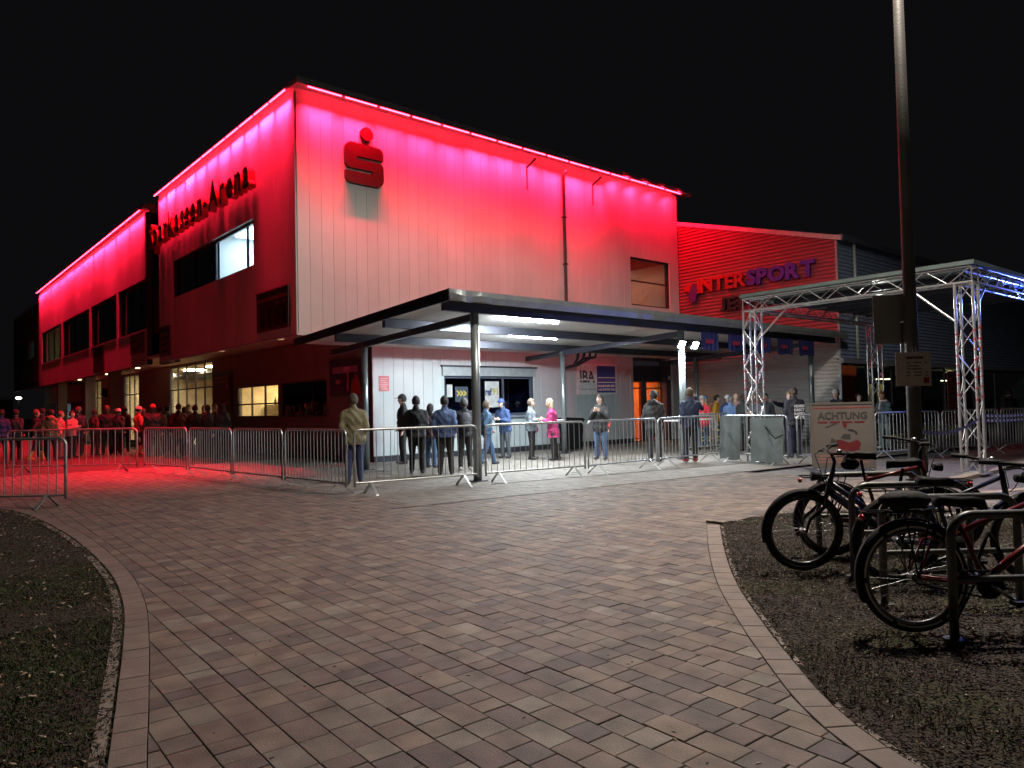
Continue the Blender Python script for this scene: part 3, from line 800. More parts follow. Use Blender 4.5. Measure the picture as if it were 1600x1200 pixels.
# company board under the canopy
ib = thing('company_board', 'white and blue company board with three large letters under the canopy', 'sign', (19.1, YF-.06, 1.78))
MB().box(18.06, 20.12, YF-.075, YF-.04, 1.78, 2.86).build('panel', mat('sign_white', (.72, .76, .76), .45), ib)
MB().box(19.06, 20.02, YF-.082, YF-.076, 1.85, 2.79).build('blue_field', mat('sign_blue', (.035, .07, .28), .4), ib)
put_text('iba', 0, 'lettering', mat('sign_slate', (.05, .06, .075), .5), ib, (18.2, YF-.082, 2.2), (1, 0, 0), (0, 0, 1), width=.74, height=.42)
MB().box(18.15, 19.0, YF-.090, YF-.086, 2.275, 2.325).build('cut_line', MATS['sign_white'], ib)
put_text('web', 0, 'lettering', mat('sign_grey', (.3, .34, .36), .5), ib, (18.18, YF-.08, 1.93), (1, 0, 0), (0, 0, 1), width=.78, height=.07)
put_text('ing', 0, 'lettering', M_white, ib, (19.10, YF-.086, 2.04), (1, 0, 0), (0, 0, 1), width=.88, height=.085)
put_text('arch', 0, 'lettering', M_white, ib, (19.10, YF-.086, 1.91), (1, 0, 0), (0, 0, 1), width=.88, height=.085)
for z, m in ((2.36, M_white), (2.27, mat('violet_line', (.25, .1, .35), .5)), (2.19, M_white)): MB().box(19.09, 20.0, YF-.088, YF-.083, z, z+.035).build('printed_line', m, ib)
# paper notices behind the window glass
for (x0, x1, z0, z1, lab) in ((12.62, 12.82, 1.75, 2.12, 'small white sheet taped inside the office window'), (14.06, 14.62, 1.42, 2.22, 'white poster reading ref 91 inside the office window'), (12.92, 13.4, 1.6, 2.06, 'dark poster with yellow chevrons inside the office window')):
    t_ = thing('window_poster', lab, 'poster', ((x0+x1)/2, YF-.02, z0))
    MB().box(x0, x1, YF-.015+.02, YF+.012+.0, z0, z1).build('sheet', mat('slate_sheet', (.04, .06, .09), .6) if 'chev' in lab else mat('white_sheet', (.5, .52, .52), .7), t_)
    if 'ref' in lab:
        put_text('ref', 0, 'lettering', mat('navy_ink', (.05, .06, .15), .6), t_, (x0+.01, YF, 1.78), (1, 0, 0), (0, 0, 1), width=.26, height=.24)
        put_text('n91', 0, 'lettering', mat('gold_ink', (.45, .36, .06), .6), t_, (x0+.29, YF, 1.8), (1, 0, 0), (0, 0, 1), width=.22, height=.22)
    if 'chev' in lab: put_text('chev', 0, 'lettering', MATS['gold_ink'], t_, (x0+.06, YF, 1.76), (1, 0, 0), (0, 0, 1), width=.36, height=.2)

for i in range(7):
    b = MB(); y = 24.0+i*.45+.1*math.sin(i*3); x = 11.3
    b.tube([(x, y, 1.70), (x, y, 1.86), (x, y, 1.92), (x, y, 2.0)], [.045, .045, .018, .016], 10)
    tag(b.build('bottle', mat('dark_bottle', (.03, .03, .02), .2), None, True), 'dark bottle standing on the lit serving counter', 'bottle', 'bottles on the serving counter')
# ---------------------------------------------------------------- entrance canopy
can = thing('entrance_canopy', 'long flat steel canopy roof on round posts before the office wall', 'canopy', (8.8, 11.2, 0))
def rz_(y): return 3.60-(y-10.7)*.055
CX0, CX1, CY0, CY1 = 7.84, 23.95, 10.72, 17.3
M_can = mat('canopy_steel', (.055, .058, .075), .4, .5, .15, 4)
M_cund = mat('canopy_underside', (.66, .65, .63), .45, 0, .05, 1.2)
M_cfas = mat('canopy_fascia', (.26, .29, .31), .38, .6, .15, 3, .1, 6)
nP = 15
for i in range(nP):       # ceiling sheets
    a, b = CX0+.06+(CX1-CX0-.1)*i/nP, CX0+.06+(CX1-CX0-.1)*(i+1)/nP-.012
    v = [(a, CY0+.05, rz_(CY0+.05)-.10), (b, CY0+.05, rz_(CY0+.05)-.10), (b, CY1, rz_(CY1)-.10), (a, CY1, rz_(CY1)-.10)]
    v += [(x, y, z+.05) for x, y, z in v]
    MB().add(v, [(0,3,2,1),(4,5,6,7),(0,1,5,4),(1,2,6,5),(2,3,7,6),(3,0,4,7)]).build('roof_sheet', M_cund, can)
v = [(CX0+.04, CY0+.03, rz_(CY0)-.045), (CX1, CY0+.03, rz_(CY0)-.045), (CX1, CY1, rz_(CY1)-.045), (CX0+.04, CY1, rz_(CY1)-.045)]
v += [(x, y, z+.04) for x, y, z in v]
MB().add(v, [(0,3,2,1),(4,5,6,7),(0,1,5,4),(1,2,6,5),(2,3,7,6),(3,0,4,7)]).build('roof_cover', M_dark_metal, can)
# front fascia with a dented left end
mb = MB(); n = 60
for i in range(n+1):
    t_ = i/n; x = CX0+(CX1-CX0)*t_**2
    d = math.exp(-((x-CX0)/.9)**2); dz = .05*d*math.sin(9*(x-CX0)+1); dy = .05*d*math.sin(13*(x-CX0))
    mb.v += [(x, CY0+dy, 3.40+dz+.03*d), (x, CY0-.02+dy*.4, 3.52+dz*.6), (x, CY0+dy*.2, 3.62), (x, CY0+.06, 3.625)]
for i in range(n):
    for k in range(3): mb.f.append((4*i+k, 4*i+4+k, 4*i+5+k, 4*i+1+k)); mb.m.append(0)
mb.build('front_fascia', M_cfas, can)
v = [(CX0, CY0, 3.40), (CX0, CY1, rz_(CY1)-.18), (CX0, CY1, rz_(CY1)+.01), (CX0, CY0, 3.62)]
v += [(x+.035, y, z) for x, y, z in v]
MB().add(v, [(0,3,2,1),(4,5,6,7),(0,1,5,4),(1,2,6,5),(2,3,7,6),(3,0,4,7)]).build('side_fascia', M_can, can)
for y in (11.2, 13.35, 15.5):
    MB().box(8.05, CX1-.05, y-.06, y+.06, rz_(y)-.29, rz_(y)-.105).build('purlin', M_can, can)
for x in (8.8, 15.5, 22.3):
    v = [(x-.05, 11.26, rz_(11.26)-.44), (x+.05, 11.26, rz_(11.26)-.44), (x+.05, 17.1, rz_(17.1)-.40), (x-.05, 17.1, rz_(17.1)-.40)]
    v += [(a, b, c+.145) for a, b, c in v]
    MB().add(v, [(0,3,2,1),(4,5,6,7),(0,1,5,4),(1,2,6,5),(2,3,7,6),(3,0,4,7)]).build('rafter', M_can, can)
    for y in (11.2, 15.5):
        MB().tube([(x, y, 0), (x, y, rz_(y)-.28)], .085 if y < 12 else .075, 16).build('post', mat('post_steel', (.27, .31, .32), .35, .6, .12, 3), can, True)
        MB().box(x-.14, x+.14, y-.14, y+.14, 0, .02).build('base_plate', M_dark_metal, can)
for k in range(4):   # rain pipes bending out of the gutter
    x = 17.1+k*.28
    MB().tube([(x, 16.35, 3.2), (x, 16.4, 2.95), (17.3+k*.08, 16.75, 2.75), (17.35, YF-.12, 2.65)] if k < 3 else [(x, 16.35, 3.2), (x, 16.4, 3.0), (17.6, 16.7, 2.95)], .045, 8).build('rain_pipe', M_dark_metal, can, True)
MB().tube([(17.35, YF-.12, 2.7), (17.35, YF-.12, .05)], .055, 8).build('rain_pipe', M_dark_metal, can, True)
# tube lamps and floodlights
TUBE = (.86, .95, 1.)
M_tube = mat('tube_glow', (.9, .9, .9), emit=TUBE, estr=330)
for (x0, y0, z0, lab, pw) in ((12.0, 13.9, 3.21, 'lit tube lamp nearest the office wall under the canopy', 210), (10.2, 12.0, 3.34, 'lit tube lamp nearest the canopy front edge', 110)):
    t_ = thing('tube_lamp', lab, 'lamp', (x0+.85, y0, z0), group='tube lamps under the canopy')
    MB().box(x0, x0+1.7, y0-.05, y0+.05, z0+.05, z0+.11).build('housing', M_white, t_)
    MB().tube([(x0+.03, y0, z0+.02), (x0+1.67, y0, z0+.02)], .035, 8).build('tube', M_tube, t_, True)
    for q in (.3, 1.4): rod(t_, 'hanger', (x0+q, y0, z0+.1), (x0+q, y0, rz_(y0)-.1), .008, M_dark_metal)
    area('tube_light', (x0+.85, y0, z0-.03), (0, 0, -1), 1.6, .08, pw, TUBE, 180, t_, xaxis=(1, 0, 0))
M_flood = mat('flood_glow', (.9, .9, .9), emit=TUBE, estr=60)
for dx, lab in ((-.22, 'lit floodlight on the left of the second canopy post'), (.35, 'lit floodlight on the right of the second canopy post')):
    x = 15.5+dx
    t_ = thing('floodlight', lab, 'lamp', (x, 11.1, 2.85), group='floodlights on the second post')
    MB().obox((x, 11.06, 2.92), (.14, 0, 0), (0, .035, .02), (0, -.05, .09)).build('housing', M_black, t_)
    MB().obox((x, 11.02, 2.90), (.12, 0, 0), (0, .004, .002), (0, -.04, .075)).build('lens', M_flood, t_)
    rod(t_, 'bracket', (x, 11.08, 2.92), (15.5, 11.16, 2.96), .012, M_dark_metal)
    area('flood_light', (x, 10.97, 2.86), (.1, .25, -1),   .24, .12, 120, TUBE, 180, t_)
# dark blue banners hanging under the front edge
M_ban = mat('banner_blue', (.018, .022, .085), .4, 0, .2, 2); M_banr = mat('banner_red', (.20, .02, .04), .5)
for i, (x0, x1) in enumerate(((15.95, 16.7), (17.2, 18.0), (18.6, 19.4), (19.75, 20.65), (21.0, 21.95))):
    t_ = thing('banner', ['dark blue banner nearest the lit floodlights under the canopy edge', 'second dark blue banner from the floodlights', 'middle dark blue banner behind the truss tower', 'second dark blue banner from the shop corner', 'dark blue banner nearest the shop corner'][i], 'banner', ((x0+x1)/2, 10.9, 2.8), group='banners under the canopy edge')
    n = 8; mb = MB()
    for k in range(n+1):
        x = x0+(x1-x0)*k/n; yy = 10.9+.02*math.sin(3*k+i)
        mb.v += [(x, yy, 2.79+.02*math.sin(k+i)), (x, 10.9, 3.26)]
    mb.f = [(2*k, 2*k+2, 2*k+3, 2*k+1) for k in range(n)]; mb.m = [0]*n
    mb.build('cloth', M_ban, t_)
    MB().box(x0+.15, x0+.5, 10.868, 10.872, 2.95, 3.06).build('print', M_banr, t_)
    rod(t_, 'rail', (x0-.05, 10.9, 3.27), (x1+.05, 10.9, 3.27), .012, M_dark_metal)

# ---------------------------------------------------------------- neighbouring sports shop
shop = thing('sports_shop', 'shop with red corrugated wall and violet letters beside the white hall', 'building', (24.1, 11.1, 0))
XS, Y0s, Y1s = 24.1, 11.1, 17.42
def ztop(y): return 6.76+(y-Y0s)*(8.5-6.76)/(Y1s-Y0s)
pit = .13
mb = MB(); z = 0.; rows = []
prof = [(0, 0), (.05, 0), (.075, .035), (.105, .035)]
zs = []
while z < 8.6:
    for a, b in prof: zs.append((z+a, b))
    z += pit
for zz, d in zs:
    ya = Y0s if zz <= ztop(Y0s) else Y0s+(zz-6.76)/(8.5-6.76)*(Y1s-Y0s)
    ya = min(ya, Y1s-.02)
    mb.v += [(XS-d, ya, zz), (XS-d, Y1s, zz)]
for i in range(len(zs)-1):
    mb.f.append((2*i, 2*i+2, 2*i+3, 2*i+1)); mb.m.append(0)
ks = next(i for i in range(len(zs)) if zs[i][0] >= 3.55)
for va, m_ in ((mb.v[:2*ks+2], M_corr), (mb.v[2*ks:], mat('red_corrugated', (.36, .062, .078), .42, .2, .08, 2))):
    lw = MB(); lw.v = va; lw.f = [(2*i, 2*i+2, 2*i+3, 2*i+1) for i in range(len(va)//2-1)]; lw.m = [0]*len(lw.f); lw.build('corrugated_cladding', m_, shop)
mb = MB(); z = 0.
for zz, d in zs:
    if zz > 6.75: break
    mb.v += [(XS, Y0s-d, zz), (46, Y0s-d, zz)]
k = len(mb.v)//2
zi = [i for i in range(k) if mb.v[2*i][2] > 2.75]
mb.f = [(2*i, 2*i+1, 2*i+3, 2*i+2) for i in zi[:-1]]; mb.m = [0]*len(mb.f)
mb.build('corrugated_front', M_corr_dark, shop)
v = [(XS-.06, Y0s-.2, 6.70), (XS-.06, Y1s, ztop(Y1s)-.01), (XS-.06, Y1s, ztop(Y1s)+.15), (XS-.06, Y0s-.2, 6.86)]
v += [(x+.2, y, z) for x, y, z in v]
MB().add(v, [(0,1,2,3),(7,6,5,4),(0,4,5,1),(1,5,6,2),(2,6,7,3),(3,7,4,0)]).build('verge_trim', mat('verge', (.6, .55, .55), .4, .3), shop)
MB().box(XS-.03, XS+.04, Y0s-.045, Y0s+.03, 0, 6.72).build('corner_trim', mat('corner_trim_m', (.36, .36, .38), .4, .5), shop)
MB().box(XS, 46, Y0s-.25, Y0s+.1, 6.74, 6.92).build('gutter', mat('gutter_m', (.14, .15, .19), .4, .5), shop)
MB().box(XS+.05, 46, Y0s+.3, 17.3, 2.8, 6.7).build('wall', M_back, shop)
MB().tube([(25.2, Y0s-.12, 6.72), (25.2, Y0s-.12, 2.8)], .05, 8).build('downpipe', mat('pale_pipe', (.6, .62, .58), .35, .4), shop, True)
window(shop, (25.3, Y0s), UR, NR, 0, 8.4, .1, 2.62, mull=(.9, 3.0, 5.6), rec=.05, gl=M_glass, name='shop_window')
window(shop, (35.2, Y0s), UR, NR, 0, 10, .1, 2.62, mull=(2., 5.), rec=.05, gl=M_glass, name='shop_window')
MB().box(XS+.02, 25.2, Y0s-.04, Y0s+.02, .1, 2.55).build('orange_panel', mat('orange_panel_m', (.35, .07, .02), .5, 0, .2, 3), shop)
for i in range(12): MB().box(33.75, 35.15, Y0s-.05, Y0s-.01, .25+i*.19, .25+i*.19+.16).build('red_slat', mat('red_slat_m', (.10, .02, .015), .6), shop)
MB().box(XS, 46, Y0s-.12, Y0s+.1, 2.63, 2.78).build('window_lintel', mat('lintel_m', (.3, .31, .36), .4, .5), shop)
room(shop, 25.0, 45.5, Y0s+.15, Y0s+6, 0, 2.7, '-y', mat('shop_room', (.16, .17, .16), .8, 0, .4, .8))
for x, y, s_ in ((27.2, 13, 4), (29.9, 12.2, 12), (30.6, 12.2, 9), (36.5, 13, 6), (38, 12.6, 8), (40, 13, 6)): lamp_panel(shop, (x, y, 2.2 if s_ > 7 else 2.65), .3, .2, (1, .9, .45), s_)
for x in (29.6, 30.5): MB().box(x, x+.4, Y0s+1.4, Y0s+1.5, 1.2, 2.0).build('yellow_display', mat('yellow_display_m', (.6, .5, .15), .6), shop)
M_int = mat('sign_red', (.42, .010, .012), .4); M_spo = mat('sign_violet', (.05, .022, .26), .4)
y = 16.48; lt = [('inter', i, M_int) for i in range(5)]+[('sport', i, M_spo) for i in range(5)]
tw = sum((text_dims(_TM[TXT[k_][i]])[1][0]-text_dims(_TM[TXT[k_][i]])[0][0]) for k_, i, m_ in lt)
for k_, i, m_ in lt:
    lo, hi = text_dims(_TM[TXT[k_][i]]); w = (hi[0]-lo[0])*(4.62/tw)
    put_text(k_, i, 'letter', m_, shop, (XS-.12, y, 5.64), (0, -1, 0), (0, 0, 1), width=w*.98, height=.54 if k_ == 'inter' else .58)
    y -= w+.012
y = 15.5
for i in range(4):
    lo, hi = text_dims(_TM[TXT['jena'][i]]); w = (hi[0]-lo[0])*.8
    put_text('jena', i, 'letter', mat('letter_black', (.012, .01, .012), .4), shop, (XS-.12, y, 4.83), (0, -1, 0), (0, 0, 1), width=w, height=.5); y -= w+.1
MB().prism([(-.05, -.42), (.17, -.38), (.30, .05), (.22, .34), (.02, .30), (-.12, -.1)], lambda u_, v_, h: (XS-.06-h, 16.75-u_, 5.70+v_*.95), 0, .12).build('emblem', mat('sign_plum', (.10, .015, .16), .35), shop)
MB().prism([(-.35, .0), (-.06, -.08), (.02, .28), (-.2, .25), (-.38, .18)], lambda u_, v_, h: (XS-.05-h, 16.75-u_, 5.80+v_*.9), 0, .08).build('emblem', M_int, shop)

# ---------------------------------------------------------------- truss gate with roof
gate = thing('truss_gate', 'aluminium truss frame with dark roof over the side entrance', 'truss', (15.55, 9.26, 0))
tower_tri = {}
def truss(parent, p0, p1, side, up_, cr_=.025, br=.011, step=.42, faces=4, name='chord'):
    p0, p1, up_ = Vector(p0), Vector(p1), Vector(up_).normalized(); d = (p1-p0).normalized(); s = d.cross(up_).normalized()
    h = side/2; cs = [s*h+up_*h, -s*h+up_*h, -s*h-up_*h, s*h-up_*h]; L = (p1-p0).length
    for c in cs: rod(parent, name, p0+c, p1+c, cr_, M_alu, seg=10)
    n = max(2, round(L/step)); st = L/n
    for f in range(faces):
        a, b = cs[f], cs[(f+1) % 4]
        for k in range(n):
            q0, q1 = (a, b) if (k+f) % 2 == 0 else (b, a)
            rod(parent, 'brace', p0+d*(k*st)+q0, p0+d*((k+1)*st)+q1, br, M_alu, seg=6)
        for e_ in (0, L): rod(parent, 'brace', p0+d*e_+a, p0+d*e_+b, br, M_alu, seg=6)
TS = .3; TZ = 3.72
T1, T2 = (15.66, 9.26), (15.45, 4.68)
T3, T4 = (22.0, 9.1), (22.0, 4.5)
for T in (T1, T2, T3):
    truss(gate, (*T, .02), (*T, TZ-TS/2), TS, (1, 0, 0))
    MB().box(T[0]-.25, T[0]+.25, T[1]-.25, T[1]+.25, 0, .015).build('base_plate', M_alu, gate)
truss(gate, (T1[0], T1[1]+.15, TZ), (T2[0], T2[1]-.15, TZ), TS, (0, 0, 1))
truss(gate, (T2[0]+.17, T2[1], TZ), (T4[0], T4[1], TZ), TS, (0, 0, 1))
truss(gate, (T1[0]+.17, T1[1], TZ), (T3[0], T3[1], TZ), TS, (0, 0, 1))
for T, dy in ((T1, -1), (T2, 1)):
    rod(gate, 'diagonal_strut', (T[0]-.1, T[1]+dy*.17, 2.85), (T[0]-.1, T[1]+dy*.95, TZ-.16), .024, M_alu)
rod(gate, 'diagonal_strut', (T2[0]+.17, T2[1], 2.85), (T2[0]+.95, T2[1]-.03, TZ-.16), .024, M_alu)
MB().add([(T1[0]-.2, T1[1]+.2, TZ+.17), (T2[0]-.2, T2[1]-.2, TZ+.17), (T4[0]+.2, T4[1]-.2, TZ+.17), (T3[0]+.2, T3[1]+.2, TZ+.17),
          (T1[0]-.2, T1[1]+.2, TZ+.25), (T2[0]-.2, T2[1]-.2, TZ+.25), (T4[0]+.2, T4[1]-.2, TZ+.25), (T3[0]+.2, T3[1]+.2, TZ+.25)],
         [(0,1,2,3),(7,6,5,4),(0,4,5,1),(1,5,6,2),(2,6,7,3),(3,7,4,0)]).build('roof_sheet', mat('roof_tarp', (.10, .14, .14), .6, 0, .15, 3), gate)
for i in range(7):
    x = 16.4+i*.85
    MB().box(x, x+.05, 4.9, 9.1, TZ+.06, TZ+.165).build('roof_batten', M_dark_metal, gate)
mb = MB(); n = 40                                      # blue sheet rolled along the right-hand truss
for i in range(n+1):
    x = T2[0]+.3+i*.16
    for k in range(6):
        a = math.pi*k/5; rr_ = .15+.03*math.sin(i*1.3+k)
        mb.v.append((x, T2[1]-.02-math.cos(a)*rr_, TZ+.16+math.sin(a)*rr_*.9-.05*(.5+.5*math.sin(i*.9))))
for i in range(n):
    for k in range(5): mb.f.append((6*i+k, 6*i+6+k, 6*i+7+k, 6*i+1+k)); mb.m.append(0)
bs = mb.build('tarpaulin', mat('blue_tarp', (.02, .09, .42), .45, 0, .2, 6, .3, 12), None, True); tag(bs, 'blue tarpaulin rolled along the right truss beam', 'tarpaulin')
# red and white tape wound round the tower legs
def tape(T, z0, z1, lab, st):
    t_ = thing('barrier_tape', lab, 'tape', (*T, z0)); k = 0
    for sx, sy in ((-1, -1), (1, -1), (-1, 1)):
        z = z0+.05*k; k += 1
        while z < z1:
            q = .035+.035*random.random(); a = random.random()*.03
            MB().tube([(T[0]+sx*.15-a*.1, T[1]+sy*.15, z), (T[0]+sx*.15+.004, T[1]+sy*.15-a*.1, z+q)], .0275, 8).build('tape_wrap', MATS['tape_red'], t_)
            z += st*(.8+.5*random.random())
mat('tape_red', (.42, .03, .05), .45)
tape(T1, 1.4, 2.5, 'red tape wraps on the truss tower by the canopy', .22)
tape(T2, 1.35, 2.75, 'red tape wraps on the truss tower nearest the bicycles', .17)
def ribbon(name, lab, pts, w, cols):
    mb = MB(); P = [Vector(p) for p in pts]; Q = []
    for a, b in zip(P, P[1:]):
        n = max(3, int((b-a).length/.11)); sag = .05*(b-a).length/3
        Q += [a.lerp(b, i/n)-Vector((0, 0, sag*4*(i/n)*(1-i/n))) for i in range(n)]
    Q.append(P[-1])
    for i in range(len(Q)-1):
        wv = Vector((0, 0, w/2))
        mb.add([Q[i]-wv, Q[i+1]-wv, Q[i+1]+wv, Q[i]+wv], [(0, 1, 2, 3)], i % 2)
    tag(mb.build(name, cols), lab, 'tape')
M_tb = mat('tape_blue', (.03, .05, .5), .35); M_tw = mat('tape_pale', (.6, .6, .75), .35)
ribbon('barrier_tape', 'blue and white tape strung from tower to the right', [(T2[0]+.2, T2[1]-.16, .98), (21.5, 4.4, 1.12)], .045, [M_tb, M_tw])
ribbon('barrier_tape', 'upper blue and white tape strung from tower to the right', [(T2[0]+.2, T2[1]-.16, 1.07), (21.5, 4.4, 1.2)], .045, [M_tb, M_tw])
ribbon('barrier_tape', 'blue and white tape strung from tower towards the lamp post', [(9.42, 3.4, 1.03), (T2[0]-.17, T2[1]-.16, 1.02)], .045, [M_tb, M_tw])
# stage spots on the truss
for x, y, z, d, lab, c, pw in ((19.6, 4.35, 3.55, (-1, .08, .1), 'blue stage spotlight on the right truss beam', (.12, .2, 1.), 130), (17.2, 7.0, 3.5, (-.45, -.75, -.55), 'white stage spotlight under the truss roof', (.95, 1., .88), 20)):
    t_ = thing('stage_spotlight', lab, 'lamp', (x, y, z)); d = Vector(d).normalized()
    MB().tube([(Vector((x, y, z))-d*.16), (Vector((x, y, z))+d*.04)], [.06, .085], 12).build('housing', M_black, t_, True)
    MB().tube([(Vector((x, y, z))+d*.041), (Vector((x, y, z))+d*.045)], .075, 12).build('lens', mat('lens_'+lab[:4], c, emit=c, estr=14), t_)
    rod(t_, 'clamp', (x, y, z), (x, y, z+.12), .012, M_black)
    area('spot_beam', Vector((x, y, z))+d*.07, d, .14, .14, pw, c, 170, t_)

# ---------------------------------------------------------------- street lamp
pl = thing('street_lamp', 'tall tapered grey lamp post rising beside the bicycles', 'street lamp', (9.33, 3.43, 0))
HL = 10.0
MB().tube([(9.33, 3.43, -.05), (9.33, 3.43, .9), (9.33, 3.43, 4.5), (9.33, 3.43, HL)], [.088, .082, .064, .045], 18).build('pole', mat('pole_paint', (.10, .094, .088), .5, .3, .2, 3, .1, 40), pl, True)
MB().tube([(9.33, 3.43, HL-.02), (9.33, 3.43, HL+.05), (9.33, 3.43, HL+.1), (9.33, 3.43, HL+.16)], [.05, .3, .32, .2], 20).build('lamp_head', M_dark_metal, pl, True)
MB().tube([(9.33, 3.43, HL-.06), (9.33, 3.43, HL+.045)], [.16, .26], 20).build('lamp_lens', mat('lamp_glow', (.9, .9, .85), emit=(1, .9, .76), estr=12), pl, True)
spot('street_light', (9.33, 3.43, HL-.10), (0, 0, -1), 171, .22, LAMP_W, (1., .89, .77), .16, pl)
MB().box(9.24, 9.42, 3.33, 3.345, .55, .95).build('service_door', MATS['pole_paint'], pl)
n2 = Vector((-fw.x, -fw.y, 0)).normalized(); u2 = Vector((rt.x, rt.y, 0))
def plate(name, lab, cat, cu_, z0, z1, w, off, m, curve=0.):
    c = Vector((9.33, 3.43, 0))+u2*cu_+n2*off
    t_ = thing(name, lab, cat, (c.x, c.y, z0)); n = 8; mb = MB()
    for s_ in (0, 1):
        for k in range(n+1):
            a = (k/n-.5)*w; q = c+u2*a-n2*(curve*a*a+s_*.006)
            mb.v += [(q.x, q.y, z0), (q.x, q.y, z1)]
    B = 2*(n+1)
    for k in range(n): mb.f += [(2*k, 2*k+2, 2*k+3, 2*k+1), (B+2*k+1, B+2*k+3, B+2*k+2, B+2*k)]
    mb.f += [(0, 1, B+1, B), (2*n, B+2*n, B+2*n+1, 2*n+1)]; mb.f += [(2*k+1, 2*k+3, B+2*k+3, B+2*k+1) for k in range(n)]+[(2*k, B+2*k, B+2*k+2, 2*k+2) for k in range(n)]
    mb.m = [0]*len(mb.f); mb.build('sheet', m, t_); return t_, c
t_, c = plate('sign_plate', 'blank grey sign plate fixed high on the lamp post', 'sign', -.17, 2.1, 2.69, .46, -.09, mat('plate_grey', (.17, .155, .14), .5, .2))
rod(t_, 'bracket', c+Vector((0, 0, 2.35))+u2*.1, Vector((9.33, 3.43, 2.35)), .012, M_dark_metal); rod(t_, 'stub', c+u2*.1+Vector((0, 0, 1.9)), c+u2*.1+Vector((0, 0, 2.1)), .015, M_galv)
t_, c = plate('paper_notice', 'curled white paper notice taped round the lamp post', 'notice', -.02, 1.58, 1.98, .42, .098, M_paper, .9)
for i, (z, w) in enumerate(((1.90, .2), (1.85, .26), (1.81, .14), (1.775, .18), (1.735, .26), (1.70, .26))):
    q = c+n2*.001; mb = MB()
    for a, b in ((-.10, -.10+w/2), (-.10+w/2, -.10+w)):
        P0, P1 = q+u2*a-n2*(.9*a*a-.002), q+u2*b-n2*(.9*b*b-.002)
        mb.add([(P0.x, P0.y, z), (P1.x, P1.y, z), (P1.x, P1.y, z+(.028 if i == 0 else .012)), (P0.x, P0.y, z+(.028 if i == 0 else .012))], [(0, 1, 2, 3)])
    mb.build('printed_line', mat('notice_ink', (.14, .09, .09), .7), t_)
q = c+u2*.12-n2*(.9*.0144-.003); MB().obox((q.x, q.y, 1.645), u2*.045, n2*.001, (0, 0, .035)).build('red_stamp', mat('stamp_red', (.35, .03, .07), .7), t_)

# ---------------------------------------------------------------- warning board
wb = thing('warning_board', 'large free standing board reading ACHTUNG behind the bicycles', 'sign', (14.7, 6.78, 0))
A_, B_ = Vector((14.36, 7.26, 0)), Vector((15.04, 6.28, 0)); wu = (B_-A_).normalized(); wn = Vector((-wu.y, wu.x, 0)); wn = wn if wn.dot(Vector((-1, -1, 0))) > 0 else -wn
wl = (B_-A_).length
def W_(u_, z, h): p = A_+wu*u_+wn*h; return (p.x, p.y, z)
def wbox(n_, u0, u1, z0, z1, h0, h1, m): return MB().obox(W_((u0+u1)/2, (z0+z1)/2, (h0+h1)/2), wu*((u1-u0)/2), wn*((h1-h0)/2), (0, 0, (z1-z0)/2)).build(n_, m, wb)
M_bdn = mat('board_paper', (.15, .13, .115), .6, 0, .08, 2)
wbox('panel', .03, wl-.03, .1, 1.33, 0, .02, M_bdn)
M_fr = mat('board_frame', (.2, .18, .16), .45, .5)
wbox('frame', 0, wl, 1.33, 1.375, -.015, .035, M_fr); wbox('frame', 0, .032, .02, 1.33, -.015, .035, M_fr); wbox('frame', wl-.032, wl, .02, 1.33, -.015, .035, M_fr); wbox('frame', .032, wl-.032, .05, .1, -.015, .035, M_fr)
for u_ in (.1, wl-.1): rod(wb, 'foot', W_(u_, .03, -.3), W_(u_, .03, .3), .02, M_fr)
M_rp = mat('print_red', (.14, .010, .014), .6); M_gp = mat('print_grey', (.055, .05, .048), .6)
wbox('printed_line', .06, wl-.06, 1.25, 1.275, .021, .024, mat('print_maroon', (.25, .04, .04), .6))
put_text('achtung', 0, 'lettering', M_gp, wb, W_(.13, 1.03, .026), wu, (0, 0, 1), width=wl-.26, height=.15)
for k in range(4): wbox('printed_line', .13+k*.23, .13+k*.23+.19, .955, .99, .021, .024, M_rp)
def blob(n_, pts, m, h=.024): MB().prism(pts, lambda a, b, hh: W_(a, b, hh), .0205, h).build(n_, m, wb)
blob('picture', [(.42, .52), (.55, .42), (.75, .38), (.9, .42), (.93, .55), (.86, .62), (.72, .56), (.55, .62), (.48, .62)], M_rp)
blob('picture', [(.36, .55), (.44, .46), (.5, .5), (.45, .62), (.38, .66)], M_gp)
blob('picture', [(.55, .66), (.62, .74), (.74, .73), (.74, .62), (.6, .63)], M_gp, .0235)
blob('picture', [(.68, .83), (.78, .83), (.86, .78), (.88, .71), (.84, .72), (.81, .77), (.7, .79)], M_ink)
blob('picture', [(.60, .95), (.68, .95), (.68, .90), (.65, .84), (.61, .88)], M_rp)
blob('picture', [(.25, .87), (.3, .86), (.48, .93), (.5, .96), (.45, .95)], M_gp)
for k in range(3): wbox('printed_line', .12, wl-.12, .16+k*.06, .19+k*.06, .021, .024, mat('print_pale_red', (.32, .15, .13), .6))

